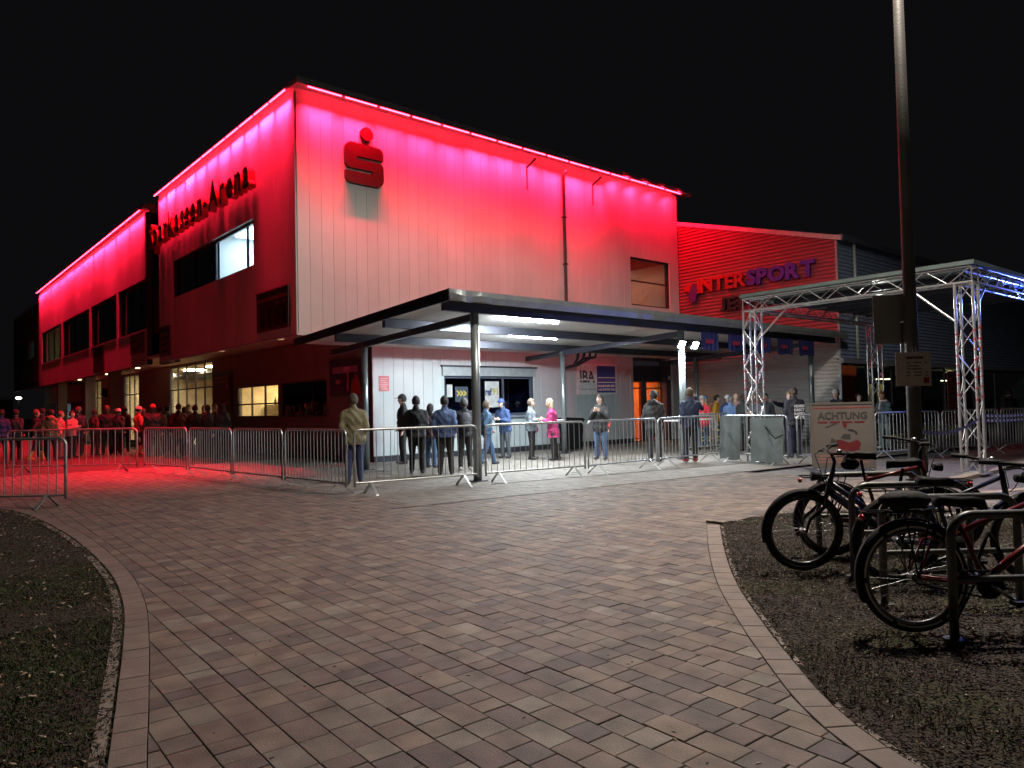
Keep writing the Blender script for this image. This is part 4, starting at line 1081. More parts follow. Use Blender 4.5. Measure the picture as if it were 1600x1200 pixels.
# ---------------------------------------------------------------- crowd barriers
def make_barrier(L=2.3, bars=17):
    t_ = thing('crowd_barrier', '', 'barrier')
    H, r = 1.10, .10; h = L/2
    pts = [(-h, 0, .14)]+[(-h, 0, .6)]+[(-h+r-r*math.cos(a), 0, H-r+r*math.sin(a)) for a in np.linspace(0, math.pi/2, 6)]
    pts += [(h-r+r*math.sin(a), 0, H-r+r*math.cos(a)) for a in np.linspace(0, math.pi/2, 6)]+[(h, 0, .6), (h, 0, .14)]
    o = link('frame', MB().tube(pts, .021, 8).mesh('frame', M_galv, True), t_, local=True)
    rod(t_, 'bottom_rail', (-h, 0, .2), (h, 0, .2), .018, M_galv, True)
    for i in range(bars):
        x = -h+L*(i+1)/(bars+1); rod(t_, 'bar', (x, 0, .2), (x, 0, H-.005), .0075, M_galv, True, 6)
    for s_ in (-1, 1):
        x = s_*(h-.28)
        mb = MB()
        for d in (-1, 1): mb.obox((x, d*.15, .105), (.022, 0, 0), (0, d*.14, -.1), (0, .004, .0056))
        link('foot', mb.mesh('foot', M_galv), t_, local=True)
    rod(t_, 'hook', (h+.0, 0, .86), (h+.05, 0, .86), .008, M_galv, True); rod(t_, 'hook', (h+.05, 0, .86), (h+.05, 0, .76), .008, M_galv, True)
    return t_
J = [((2.45, 22.3), (4.9, 20.05), 'barrier left of the crowd, second from the frame edge'),
     ((5.06, 20.01), (5.42, 17.85), 'barrier starting the row towards the red lit crowd'),
     ((5.45, 17.75), (5.60, 15.5), 'second barrier of the row running along the red floor'),
     ((5.62, 15.42), (5.78, 13.35), 'third barrier of the row, before the lit serving window'),
     ((5.80, 13.25), (5.98, 11.2), 'fourth barrier of the row, ending beside the man in khaki'),
     ((6.08, 11.1), (8.42, 10.72), 'barrier between the man in khaki and the front canopy post'),
     ((8.62, 10.72), (10.85, 10.27), 'barrier right of the front canopy post, before the blonde woman'),
     ((10.93, 10.25), (13.05, 10.16), 'barrier before the black bin and the man with folded hands'),
     ((13.12, 10.16), (15.40, 10.18), 'barrier in front of the man holding a phone to his ear'),
     ((15.5, 10.0), (15.15, 8.2), 'barrier half covered by grey sheeting beside the truss tower'),
     ((15.4, 8.1), (17.3, 7.3), 'barrier directly behind the ACHTUNG board'),
     ((17.4, 7.25), (19.3, 6.55), 'barrier seen between the ACHTUNG board and the lamp post'),
     ((19.4, 6.5), (21.4, 5.9), 'barrier seen between the lamp post and the right truss tower'),
     ((21.5, 5.85), (23.6, 5.3), 'dark barrier to the right of the right truss tower'),
     ((2.23, 13.35), (.35, 15.0), 'near steel barrier entering at the left frame edge'),
     ((2.3, 22.5), (.2, 24.6), 'barrier at the left frame edge before the crowd'),
     ((16.4, 12.0), (18.6, 11.9), 'steel barrier inside the fenced area behind the phone man')]
proto = None
for a, b, lab in J:
    a, b = Vector(a), Vector(b); L = (b-a).length
    if proto is None: proto = make_barrier(); t_ = proto
    else: t_ = copy_tree(proto)
    c = (a+b)/2; d = b-a
    t_.location = (c.x, c.y, 0); t_.rotation_euler = (0, 0, math.atan2(d.y, d.x)); t_.scale = (L/2.3, 1, 1)
    tag(t_, lab, 'barrier', 'steel crowd barriers')
# grey sheets hung over the barriers by the tower
def sheet(a, b, z0, z1, lab, push):
    a, b = Vector(a), Vector(b); n = 14; mb = MB(); d = (b-a).normalized(); nn_ = Vector((-d.y, d.x))
    if nn_.dot(Vector((-1, -1))) < 0: nn_ = -nn_
    for i in range(n+1):
        p = a.lerp(b, i/n)
        for k in range(5):
            z = z0+(z1-z0)*k/4; w = nn_*(push+.02*math.sin(i*1.1+k)*(1-k/4)+.06*(1-k/4)); mb.v.append((p.x+w.x, p.y+w.y, z+.02*math.sin(i*.5)*(k == 0)))
    for i in range(n):
        for k in range(4): mb.f.append((5*i+k, 5*i+5+k, 5*i+6+k, 5*i+1+k)); mb.m.append(0)
    tag(mb.build('privacy_sheet', mat('grey_sheet', (.10, .12, .12), .6, 0, .2, 3, .3, 12), None, True), lab, 'sheet', 'grey sheets on the barriers')
sheet((15.42, 10.05), (15.42, 9.5), .06, 1.1, 'narrow grey sheet over the barrier left of the truss tower', .04)
sheet((15.05, 9.0), (15.1, 8.25), .06, 1.06, 'grey sheet over the barrier right of the truss tower', .04)
cable = MB().tube([(15.3, 9.0, 1.08), (15.08, 8.75, .95), (14.95, 8.5, .7), (14.9, 8.35, .6), (14.95, 8.2, .68)], .014, 6).build('cable', M_black, None, True); tag(cable, 'black cable hanging over the grey sheet', 'cable')
# tables behind the barrier
for x, y, rz, lab in ((17.6, 12.6, .1, 'white ticket table behind the truss tower'), (13.7, 14.2, .5, 'small white high table between the women')):
    big = x > 15; t_ = thing('table', lab, 'table', (x, y, 0), rz)
    w, d, h = (.9, .35, .95) if big else (.3, .3, 1.05)
    link('table_top', MB().box(-w, w, -d, d, h-.03, h).mesh('table_top', M_white), t_, local=True)
    if big:
        for sx in (-1, 1):
            for sy in (-1, 1): rod(t_, 'leg', (sx*(w-.06), sy*(d-.06), 0), (sx*(w-.06), sy*(d-.06), h-.03), .015, M_galv, True)
    else:
        rod(t_, 'column', (0, 0, .02), (0, 0, h-.03), .025, M_galv, True); link('base', MB().tube([(0, 0, 0), (0, 0, .02)], .22, 16).mesh('base', M_galv), t_, local=True)
wb_ = thing('wheeled_bin', 'black wheeled bin beside the rear canopy post', 'bin', (16.5, 16.2, 0), .1)
link('body', MB().add([(-.22,-.25,.06),(.22,-.25,.06),(.22,.25,.06),(-.22,.25,.06),(-.28,-.32,.95),(.28,-.32,.95),(.28,.32,.95),(-.28,.32,.95)], [(0,3,2,1),(4,5,6,7),(0,1,5,4),(1,2,6,5),(2,3,7,6),(3,0,4,7)]).mesh('body', M_black), wb_, local=True)
link('lid', MB().add([(-.3,-.36,.955),(.3,-.36,.955),(.3,.36,.955),(-.3,.36,.955),(-.27,-.3,1.02),(.27,-.3,1.02),(.27,.34,1.04),(-.27,.34,1.04)], [(0,3,2,1),(4,5,6,7),(0,1,5,4),(1,2,6,5),(2,3,7,6),(3,0,4,7)]).mesh('lid', M_black), wb_, local=True)
for s_ in (-1, 1): link('wheel', MB().tube([(s_*.2, .28, .1), (s_*.26, .28, .1)], .1, 14).mesh('wheel', M_rubber), wb_, local=True)

# ---------------------------------------------------------------- far left: orange marquee and yard lamp
mq = thing('marquee', 'dim orange marquee frame far left behind the crowd', 'marquee', (3.2, 62, 0))
MB().add([(-2, 60, 0), (2.4, 60, 0), (2.4, 60, 3.0), (1.2, 60, 3.9), (-2, 60, 3.9), (-2, 66, 0), (2.4, 66, 0), (2.4, 66, 3.0), (1.2, 66, 3.9), (-2, 66, 3.9)], [(0,1,2,3,4), (9,8,7,6,5), (1,6,7,2), (2,7,8,3), (3,8,9,4)]).build('canvas', mat('orange_canvas', (.45, .16, .04), .7), mq)
for a, b in (((1.3, 59.9, 3.95), (3.6, 59.9, 2.2)), ((3.6, 59.9, 2.2), (4.4, 59.9, 1.6))): rod(mq, 'frame_tube', a, b, .07, mat('orange_tube', (.3, .12, .05), .5))
yl = thing('yard_lamp', 'small white yard lamp glowing far left above the crowd', 'lamp', (8.9, 72, 0))
rod(yl, 'pole', (8.7, 72, 0), (8.7, 72, 2.95), .04, M_dark_metal)
MB().ell((8.7, 72, 3.0), (.22, .22, .1)).build('shade', mat('yard_glow', (.9, .9, .85), emit=(1, .93, .75), estr=14), yl, True)
fb = thing('storage_shed', 'dark low shed closing the yard far left', 'shed', (-6, 78, 0)); MB().box(-40, 9, 78, 84, 0, 3).build('wall', mat('shed_wall', (.05, .04, .035), .8), fb); MB().box(-40.3, 9.3, 77.7, 84.3, 3, 3.2).build('roof', M_dark_metal, fb)
# ---------------------------------------------------------------- bicycle stands
def make_rack():
    t_ = thing('bicycle_stand', '', 'bike rack'); L, H, r = .95, .74, .13
    pts = [(0, 0, -.03), (0, 0, .4)]+[(r-r*math.cos(a), 0, H-r+r*math.sin(a)) for a in np.linspace(0, math.pi/2, 8)]+[(L-r+r*math.sin(a), 0, H-r+r*math.cos(a)) for a in np.linspace(0, math.pi/2, 8)]+[(L, 0, .4), (L, 0, -.03)]
    link('hoop', MB().tube(pts, .026, 14).mesh('hoop', M_rack, True), t_, local=True)
    rod(t_, 'cross_bar', (.0, 0, .36), (L, 0, .36), .019, M_rack, True, 12)
    for x in (0, L): link('floor_flange', MB().tube([(x, 0, -.01), (x, 0, .012)], .06, 14).mesh('floor_flange', M_rack), t_, local=True)
    return t_
ang = math.atan2(-.656, .755)
rk = None
for (x, y, lab) in ((4.83, 1.60, 'nearest steel bicycle stand, cut by the right frame edge'), (5.33, 2.2, 'second steel bicycle stand from the camera'), (5.98, 2.70, 'third steel bicycle stand from the camera'), (6.62, 3.30, 'farthest steel bicycle stand below the ACHTUNG board')):
    rk = t_ = make_rack() if rk is None else copy_tree(rk)
    t_.location = (x, y, 0); t_.rotation_euler = (0, 0, ang); tag(t_, lab, 'bike rack', 'bicycle stands in the mulch bed')

# ---------------------------------------------------------------- bicycles
def ring(R_, n=40, cx_=0., cz_=0.): return [(cx_+R_*math.cos(2*math.pi*i/n), 0, cz_+R_*math.sin(2*math.pi*i/n)) for i in range(n)]
def arcp(R_, a0, a1, cx_, cz_, n=16): return [(cx_+R_*math.cos(R(a0+(a1-a0)*i/n)), 0, cz_+R_*math.sin(R(a0+(a1-a0)*i/n))) for i in range(n+1)]
def bicycle(label, rear, heading, fc, wb=1.08, Rw=.34, sh=.93, tyre_r=.022, ebike=False, strip=False, pannier=False, fl=None, saddlebag=False, lean=0., steer=0., bz=1.02, low=False, bag=False):
    t_ = thing('bicycle', label, 'bicycle', (rear[0], rear[1], 0), heading)
    t_.rotation_euler = (R(lean), 0, heading)
    put = lambda n_, mb, m, par=t_, sm=True: link(n_, mb.mesh(n_, m, sm), par, local=True)
    M_sp = mat('spoke_steel', (.35, .35, .36), .35, .9)
    M_rim = mat('rim_grey', (.10, .10, .105), .35, .8)
    FH = Vector((wb, 0, Rw)); HB, HT = Vector((wb-.20, 0, .64 if not low else .6)), Vector((wb-.255, 0, .86))
    for nm, hx in (('rear_wheel', 0.), ('front_wheel', wb)):
        w = put(nm, MB().tube([(hx, -.045, Rw), (hx, .045, Rw)], .02, 10), M_sp)
        put('tyre', MB().tube(ring(Rw-tyre_r, 44, hx, Rw), tyre_r, 10, closed=True), M_rubber, w)
        put('rim', MB().tube(ring(Rw-2*tyre_r-.012, 40, hx, Rw), .012, 8, closed=True), M_rim, w)
        if strip:
            ro, ri = Rw-2*tyre_r+.016, Rw-2*tyre_r+.001
            for s_ in (-1, 1):
                for i0 in range(0, 60, 10):
                    mb = MB()
                    for i in range(i0+1, i0+10):
                        a, b = 2*math.pi*i/60, 2*math.pi*(i+1)/60; y = s_*(tyre_r*.92)
                        if i == i0+1: mb.v += [(hx+ri*math.cos(a), y, Rw+ri*math.sin(a)), (hx+ro*math.cos(a), y, Rw+ro*math.sin(a))]
                        k = len(mb.v); mb.v += [(hx+ri*math.cos(b), y, Rw+ri*math.sin(b)), (hx+ro*math.cos(b), y, Rw+ro*math.sin(b))]; mb.f.append((k-2, k-1, k+1, k)); mb.m.append(0)
                    put('reflective_strip', mb, mat('reflective_white', (.9, .87, .8), .3, 0, .05), w, False)
        mb = MB()
        for i in range(24):
            a = 2*math.pi*i/24; ro = Rw-2*tyre_r-.015
            mb.tube([(hx+.018*math.cos(a+1.2), (.03 if i % 2 else -.03), Rw+.018*math.sin(a+1.2)), (hx+ro*math.cos(a), 0, Rw+ro*math.sin(a))], .0012, 4, cap=False)
        put('spokes', mb, M_sp, w)
    M_f = mat('frame_'+label[:14], fc, .32, .1, .06, 6, coat=.4)
    BB = Vector((.44, 0, .29)); ST = Vector((.31, 0, .74 if not low else .66)); tr = .020
    mb = MB()
    mb.tube([BB, ST], .017, 10); mb.tube([HB, HT], .021, 10)
    dr = .032 if ebike else .020
    mb.tube([BB+Vector((.0, 0, .02)), HB+Vector((-.02, 0, .03))], [dr*1.25, dr], 12)
    if ebike: mb.tube([BB+Vector((.0, 0, .12)), HB+Vector((-.03, 0, .1))], .024, 10)
    else: mb.tube([ST-Vector((0, 0, .05)), HT-Vector((.005, 0, .05))], .017, 10)
    for s_ in (-1, 1):
        mb.tube([BB+Vector((0, s_*.03, 0)), (.22, s_*.05, .31), (0, s_*.062, Rw)], .010, 8); mb.tube([ST+Vector((0, s_*.015, -.06)), (.1, s_*.05, Rw+.22), (0, s_*.062, Rw)], .008, 8)
    put('frame', mb, M_f)
    if ebike: put('motor', MB().ell((.46, 0, .29), (.11, .06, .09)), M_black)
    mb = MB(); mb.tube([HB, HB+Vector((.02, 0, -.04))], .02, 10)
    for s_ in (-1, 1): mb.tube([HB+Vector((.018, s_*.02, -.03)), HB+Vector((.03, s_*.052, -.08)), FH+Vector((-.03, s_*.055, .1)), FH+Vector((0, s_*.056, 0))], [.016, .016, .013, .010], 8)
    put('fork', mb, M_f if not ebike else M_black)
    # handlebar
    st = Vector((wb-.29, 0, bz-.03)); mb = MB(); mb.tube([HT, HT+Vector((-.012, 0, .06)), st+Vector((.05, 0, 0))], .015, 8)
    W_b = .30; hb = []
    for s_ in np.linspace(-1, 1, 13): hb.append((st.x+.05-.16*abs(s_)**2.2, s_*W_b, st.z+.03*abs(s_)))
    mb.tube(hb, .0115, 8); h_ = put('handlebar', mb, M_black)
    for s_ in (-1, 1):
        put('grip', MB().tube([(st.x-.03, s_*(W_b-.06), st.z+.028), (st.x-.15, s_*(W_b+.03), st.z+.033)], .017, 8), M_rubber, h_)
        put('brake_lever', MB().tube([(st.x+.02, s_*.2, st.z+.015), (st.x+.06, s_*.23, st.z-.01), (st.x-.02, s_*.3, st.z-.02)], .006, 6), M_black, h_)
        put('brake_cable', MB().tube([(st.x+.03, s_*.2, st.z+.01), (st.x+.14, s_*.12, st.z-.02), (st.x+.12, s_*.03, st.z-.18), (wb-.2, s_*.02, .7)], .004, 5), M_black, h_)
    put('bell', MB().ell((st.x+.03, .1, st.z+.03), (.025, .025, .02)), M_sp, h_)
    # saddle
    sx = .31-(sh-.74)*.25
    put('seat_post', MB().tube([ST-Vector((0, 0, .05)), (sx+.01, 0, sh-.05)], .0135, 8), M_black)
    sm = MB(); prof = [(-.13, .05, .006), (-.10, .07, .016), (-.05, .06, .008), (.03, .028, .0), (.11, .016, .0), (.15, .009, -.008)]
    for x, w, z in prof:
        for k in range(8):
            a = 2*math.pi*k/8; sm.v.append((sx+x, w*math.cos(a), sh+z+(.022 if math.sin(a) > 0 else .045)*math.sin(a)))
    for i in range(len(prof)-1):
        for k in range(8): l = (k+1) % 8; sm.f.append((8*i+k, 8*i+8+k, 8*i+8+l, 8*i+l)); sm.m.append(0)
    sm.f += [tuple(range(8)), tuple(reversed(range(40, 48)))]; sm.m += [0, 0]
    s_o = put('saddle', sm, M_black)
    if saddlebag: put('saddle_bag', MB().ell((sx-.09, 0, sh-.085), (.09, .05, .055)), M_black, s_o)
    # drive
    c_ = put('chain_ring', MB().tube([(.44, -.055, .29), (.44, -.05, .29)], .085, 20), M_black)
    for s_, dx in ((-1, 1), (1, -1)):
        put('crank_arm', MB().tube([(.44, s_*.06, .29), (.44+dx*.13, s_*.08, .29-dx*.10)], .011, 8), M_sp, c_); put('pedal', MB().box(.44+dx*.13-.045, .44+dx*.13+.045, s_*.12-.035, s_*.12+.035, .29-dx*.10-.012, .29-dx*.10+.012), M_black, c_, False)
    put('chain', MB().tube([(.44, -.052, .375), (0, -.045, Rw+.035), (-.03, -.045, Rw), (0, -.045, Rw-.035), (.44, -.052, .205)], .006, 6), M_black)
    # mudguards
    def guard(nm, hx, a0, a1):
        mb = MB(); P = arcp(Rw+.018, a0, a1, hx, Rw, 18)
        for p in P:
            for k, y in enumerate((-.028, -.016, .016, .028)): 
                q = Vector((p[0]-hx, 0, p[2]-Rw)).normalized()*(-.012 if k in (0, 3) else 0); mb.v.append((p[0]+q.x, y, p[2]+q.z))
        for i in range(len(P)-1):
            for k in range(3): mb.f.append((4*i+k, 4*i+4+k, 4*i+5+k, 4*i+1+k)); mb.m.append(0)
        put(nm, mb, M_black)
    guard('mudguard', 0, 35, 205); guard('mudguard', wb, -15, 118)
    # rack, lights, bags
    mb = MB(); zr = Rw*2+.06
    for s_ in (-1, 1):
        mb.tube([(.22, s_*.06, zr), (-.28, s_*.06, zr)], .006, 6); mb.tube([(0, s_*.065, Rw), (-.06, s_*.065, zr)], .006, 6); mb.tube([(0, s_*.065, Rw), (.1, s_*.065, zr)], .006, 6)
    for x in (-.28, -.1, .1): mb.tube([(x, -.06, zr), (x, .06, zr)], .005, 6)
    k_ = put('luggage_rack', mb, M_black)
    put('rear_light', MB().ell((-.295, 0, zr-.035), (.018, .035, .022)), mat('tail_light', (.35, .01, .015), .15, coat=.6), k_)
    put('front_light', MB().tube([(wb-.14, 0, .80), (wb-.07, 0, .80)], [.03, .04], 12), M_black)
    if pannier:
        for s_ in ((-1, 1) if pannier == 2 else (pannier,)):
            put('pannier', MB().add([(-.22, s_*.07, .36), (.1, s_*.07, .36), (.14, s_*.07, .70), (-.24, s_*.07, .70), (-.2, s_*.19, .38), (.08, s_*.19, .38), (.12, s_*.18, .69), (-.22, s_*.18, .69)], [(0,3,2,1),(4,5,6,7),(0,1,5,4),(1,2,6,5),(2,3,7,6),(3,0,4,7)]), mat('pannier_black', (.014, .013, .014), .7, 0, .3, 6, .4, 20), t_, False)
    if bag: put('bag', MB().ell((-.02, 0, zr+.07), (.17, .09, .06)), mat('bag_black', (.006, .006, .006), .8, 0, .3, 6, .4, 20), k_)
    put('kick_stand', MB().tube([(.40, .05, .27), (.34, .17, .015)], .009, 6), M_black)
    if fl: put('lock_cable', MB().tube([(.5, .03, .6), (.6, .07, .45), (.55, .09, .3), (.45, .07, .42), (.5, .03, .6)], .012, 6), M_black)
    return t_
bicycle('black trekking bicycle with front wheel nearest the paving corner', (6.80, 2.38), math.pi+ang+.02, (.012, .016, .045), wb=1.13, sh=.90, ebike=True, tyre_r=.025, lean=-4, bz=1.02, fl=1)
bicycle('red city bicycle parked behind the black trekking one', (6.66, 3.2), ang, (.10, .005, .007), sh=.93, lean=3, saddlebag=True, bz=1.05, tyre_r=.024)
bicycle('red framed touring bicycle with black bags and pale tyre stripe', (4.83, 1.81), ang-.01, (.13, .006, .009), wb=1.1, sh=.80, strip=True, pannier=0, bag=True, lean=-3, bz=1.02, fl=1, low=True)
bicycle('dark blue city bicycle standing between second and third stand', (6.0, 2.38), ang+.03, (.012, .016, .05), wb=1.08, sh=.80, lean=4, bz=.94, low=True)
# ---------------------------------------------------------------- people
def capsule(mb, p0, p1, r0, r1, m=0, seg=12):
    p0, p1 = Vector(p0), Vector(p1); d = p1-p0; L = d.length
    if L < 1e-5: d = Vector((0, 0, 1))
    d.normalize(); P, Q = [], []
    for a in (-80, -45, 0): P.append(p0+d*r0*math.sin(R(a))); Q.append(r0*math.cos(R(a)))
    for a in (0, 45, 80): P.append(p1+d*r1*math.sin(R(a))); Q.append(r1*math.cos(R(a)))
    mb.tube(P, Q, seg, m)
M_skin = mat('skin', (.50, .30, .22), .55, 0, .08, 8); M_skin2 = mat('skin_pale', (.58, .38, .30), .55, 0, .08, 8)
M_eye = mat('eye_dark', (.02, .015, .012), .3); M_lip = mat('lip', (.35, .13, .11), .5)
def cloth(col, kind='cloth'): return mat('%s_%.3f_%.3f_%.3f' % (kind, *col), col, .8 if kind == 'cloth' else .6, 0, .22, 5, .5, 22)
ARMS = {  # elbow and wrist relative to the shoulder, x outward, y forward
 'down': ((.06, -.03, -.28), (.07, .05, -.53)), 'pocket': ((.055, -.10, -.27), (.015, .07, -.46)), 'hold': ((.06, .02, -.28), (-.09, .25, -.22)),
 'phone': ((.18, .14, -.10), (-.03, .08, .19)), 'point': ((.27, .06, .02), (.52, .12, .10)), 'rail': ((.07, .10, -.26), (.03, .32, -.27)),
 'fold': ((.09, .06, -.27), (-.16, .20, -.18)), 'swing': ((.06, .12, -.26), (.05, .28, -.42)), 'back': ((.06, -.14, -.25), (.07, -.16, -.5)), 'chest': ((.08, .10, -.25), (-.10, .24, -.06))}
PEOPLE = []
def person(label, xy, face, h=1.72, top=(.02, .02, .022), legs=(.02, .02, .025), shoes=(.03, .03, .03), hair=((.05, .03, .02), 'short'), hat=None, arms=('down', 'down'), hem=.84, step=(0., 0.), lean=0., turn=0., build=1., hood=False, pack=None, stripes=None, boots=None, skin=None, printed=False, scarf=None, bag=None):
    PEOPLE.append(dict(label=label, xy=xy, face=face, h=h, top=top, legs=legs, shoes=shoes, hair=hair, hat=hat, arms=arms, hem=hem, step=step, lean=lean, turn=turn, build=build, hood=hood, pack=pack, stripes=stripes, boots=boots, skin=skin, printed=printed, scarf=scarf, bag=bag))
def shape(P):
    """primitive lists of body and jacket in local metres (x right, y forward)"""
    s = P['h']/1.75; b = P['build']; ln = P['lean']
    T = lambda x, y, z: (x, y+(ln*(z-.9) if z > .9 else 0), z)
    body, jack, parts = [], [], {}
    st = P['step']
    for sd, k in ((-1, 0), (1, 1)):
        hip = (sd*.09*b, 0, .9); an = (sd*(.10+.02*b), st[k], .09 if st[k] > -.2 else .14); kn = (sd*.105, st[k]*.5+.03+abs(st[k])*.1, .49)
        body += [('cap', hip, kn, .106*b, .078, 'legs'), ('cap', kn, an, .075, .062, 'legs'), ('cap', (an[0], an[1]-.04, an[2]-.035), (an[0]+sd*.015, an[1]+.15, an[2]-.045), .047, .036, 'shoe')]
    body += [('ell', (0, 0, .93), (.17*b, .12*b, .14), 'legs'), ('ell', T(0, 0, 1.06), (.155*b, .11*b, .16), 'top'), ('ell', T(0, 0, 1.24), (.175*b, .12*b, .20), 'top'), ('cap', T(-.14, 0, 1.40), T(.14, 0, 1.40), .07, .07, 'top'),
             ('cap', T(0, 0, 1.42), T(0, .01, 1.55), .060, .056, 'skin')]
    hd = Vector(T(0, .02, 1.635)); tn = R(P['turn']); f = Vector((math.sin(tn), math.cos(tn), 0)); rr = Vector((f.y, -f.x, 0))
    body += [('ellr', hd, (.078, .096, .118), f, 'skin'), ('cap', hd+f*.05+Vector((0, 0, -.07)), hd+f*.045+Vector((0, 0, -.085)), .045, .04, 'skin'), ('cap', hd+f*.092+Vector((0, 0, .005)), hd+f*.112+Vector((0, 0, -.025)), .011, .015, 'skin')]
    for sd in (-1, 1): body.append(('ellr', hd+rr*sd*.078+Vector((0, 0, -.005)), (.012, .024, .034), f, 'skin'))
    hands = []
    for sd, k in ((-1, 0), (1, 1)):
        e, w = ARMS[P['arms'][k]]; sh = Vector(T(sd*.172*b**.5, 0, 1.375)); el = sh+Vector((sd*e[0], e[1], e[2])); wr = sh+Vector((sd*w[0], w[1], w[2]))
        body += [('cap', sh, el, .052, .042, 'top'), ('cap', el, wr, .040, .030, 'top')]
        d = (wr-el).normalized(); hc = wr+d*.07
        body += [('cap', wr, wr+d*.085, .029, .036, 'skin')]; hands.append((wr, d, sd))
        jack += [('cap', sh, el, .078*b**.5, .064), ('cap', el, wr-d*.02, .062, .050)]
    jack += [('cap', T(-.125*b, -.005, 1.365), T(.125*b, -.005, 1.365), .088, .088), ('cap', T(0, -.01, 1.45), T(.15, -.005, 1.385), .07, .055), ('cap', T(0, -.01, 1.45), T(-.15, -.005, 1.385), .07, .055), ('ell', T(0, 0, 1.24), (.215*b, .158*b, .23)), ('ell', T(0, 0, 1.02), (.208*b, .16*b, .24)), ('ell', (0, 0, .86), (.212*b, .162*b, .20)), ('cap', T(0, -.01, 1.42), T(0, -.005, 1.51), .092, .074)]
    if P['hem'] < .7: jack.append(('cap', (0, 0, .84), (0, 0, P['hem']-.1), .185*b, .2*b))
    if P['hood']: jack += [('ell', T(0, -.10, 1.47), (.13, .085, .085)), ('cap', T(-.1, -.03, 1.47), T(.1, -.03, 1.47), .05, .05)]
    return s, body, jack, hd, f, rr, hands
def geo(prims, grow=0.):
    mb = MB()
    for p in prims:
        if p[0] == 'cap': capsule(mb, p[1], p[2], p[3], p[4])
        elif p[0] == 'ell': mb.ell(p[1], p[2], 0, 14, 10)
        else:
            f = p[3]; r_ = Vector((f.y, -f.x, 0)); o = len(mb.v); mb.ell((0, 0, 0), p[2], 0, 14, 10); c = Vector(p[1])
            for i in range(o, len(mb.v)): q = mb.v[i]; mb.v[i] = tuple(c+r_*q[0]+f*q[1]+Vector((0, 0, q[2])))
    return mb
def sdf(prims, C):
    D = []
    for p in prims:
        if p[0] == 'cap':
            a, b_ = np.array(p[1]), np.array(p[2]); ab = b_-a; t = np.clip(((C-a)@ab)/max(ab@ab, 1e-9), 0, 1)
            D.append(np.linalg.norm(C-(a+t[:, None]*ab), axis=1)-(p[3]+(p[4]-p[3])*t))
        else:
            ax = np.array(p[2]); q = (C-np.array(p[1]))/ax; k = np.linalg.norm(q, axis=1); D.append((k-1)*ax.min())
    return np.array(D)

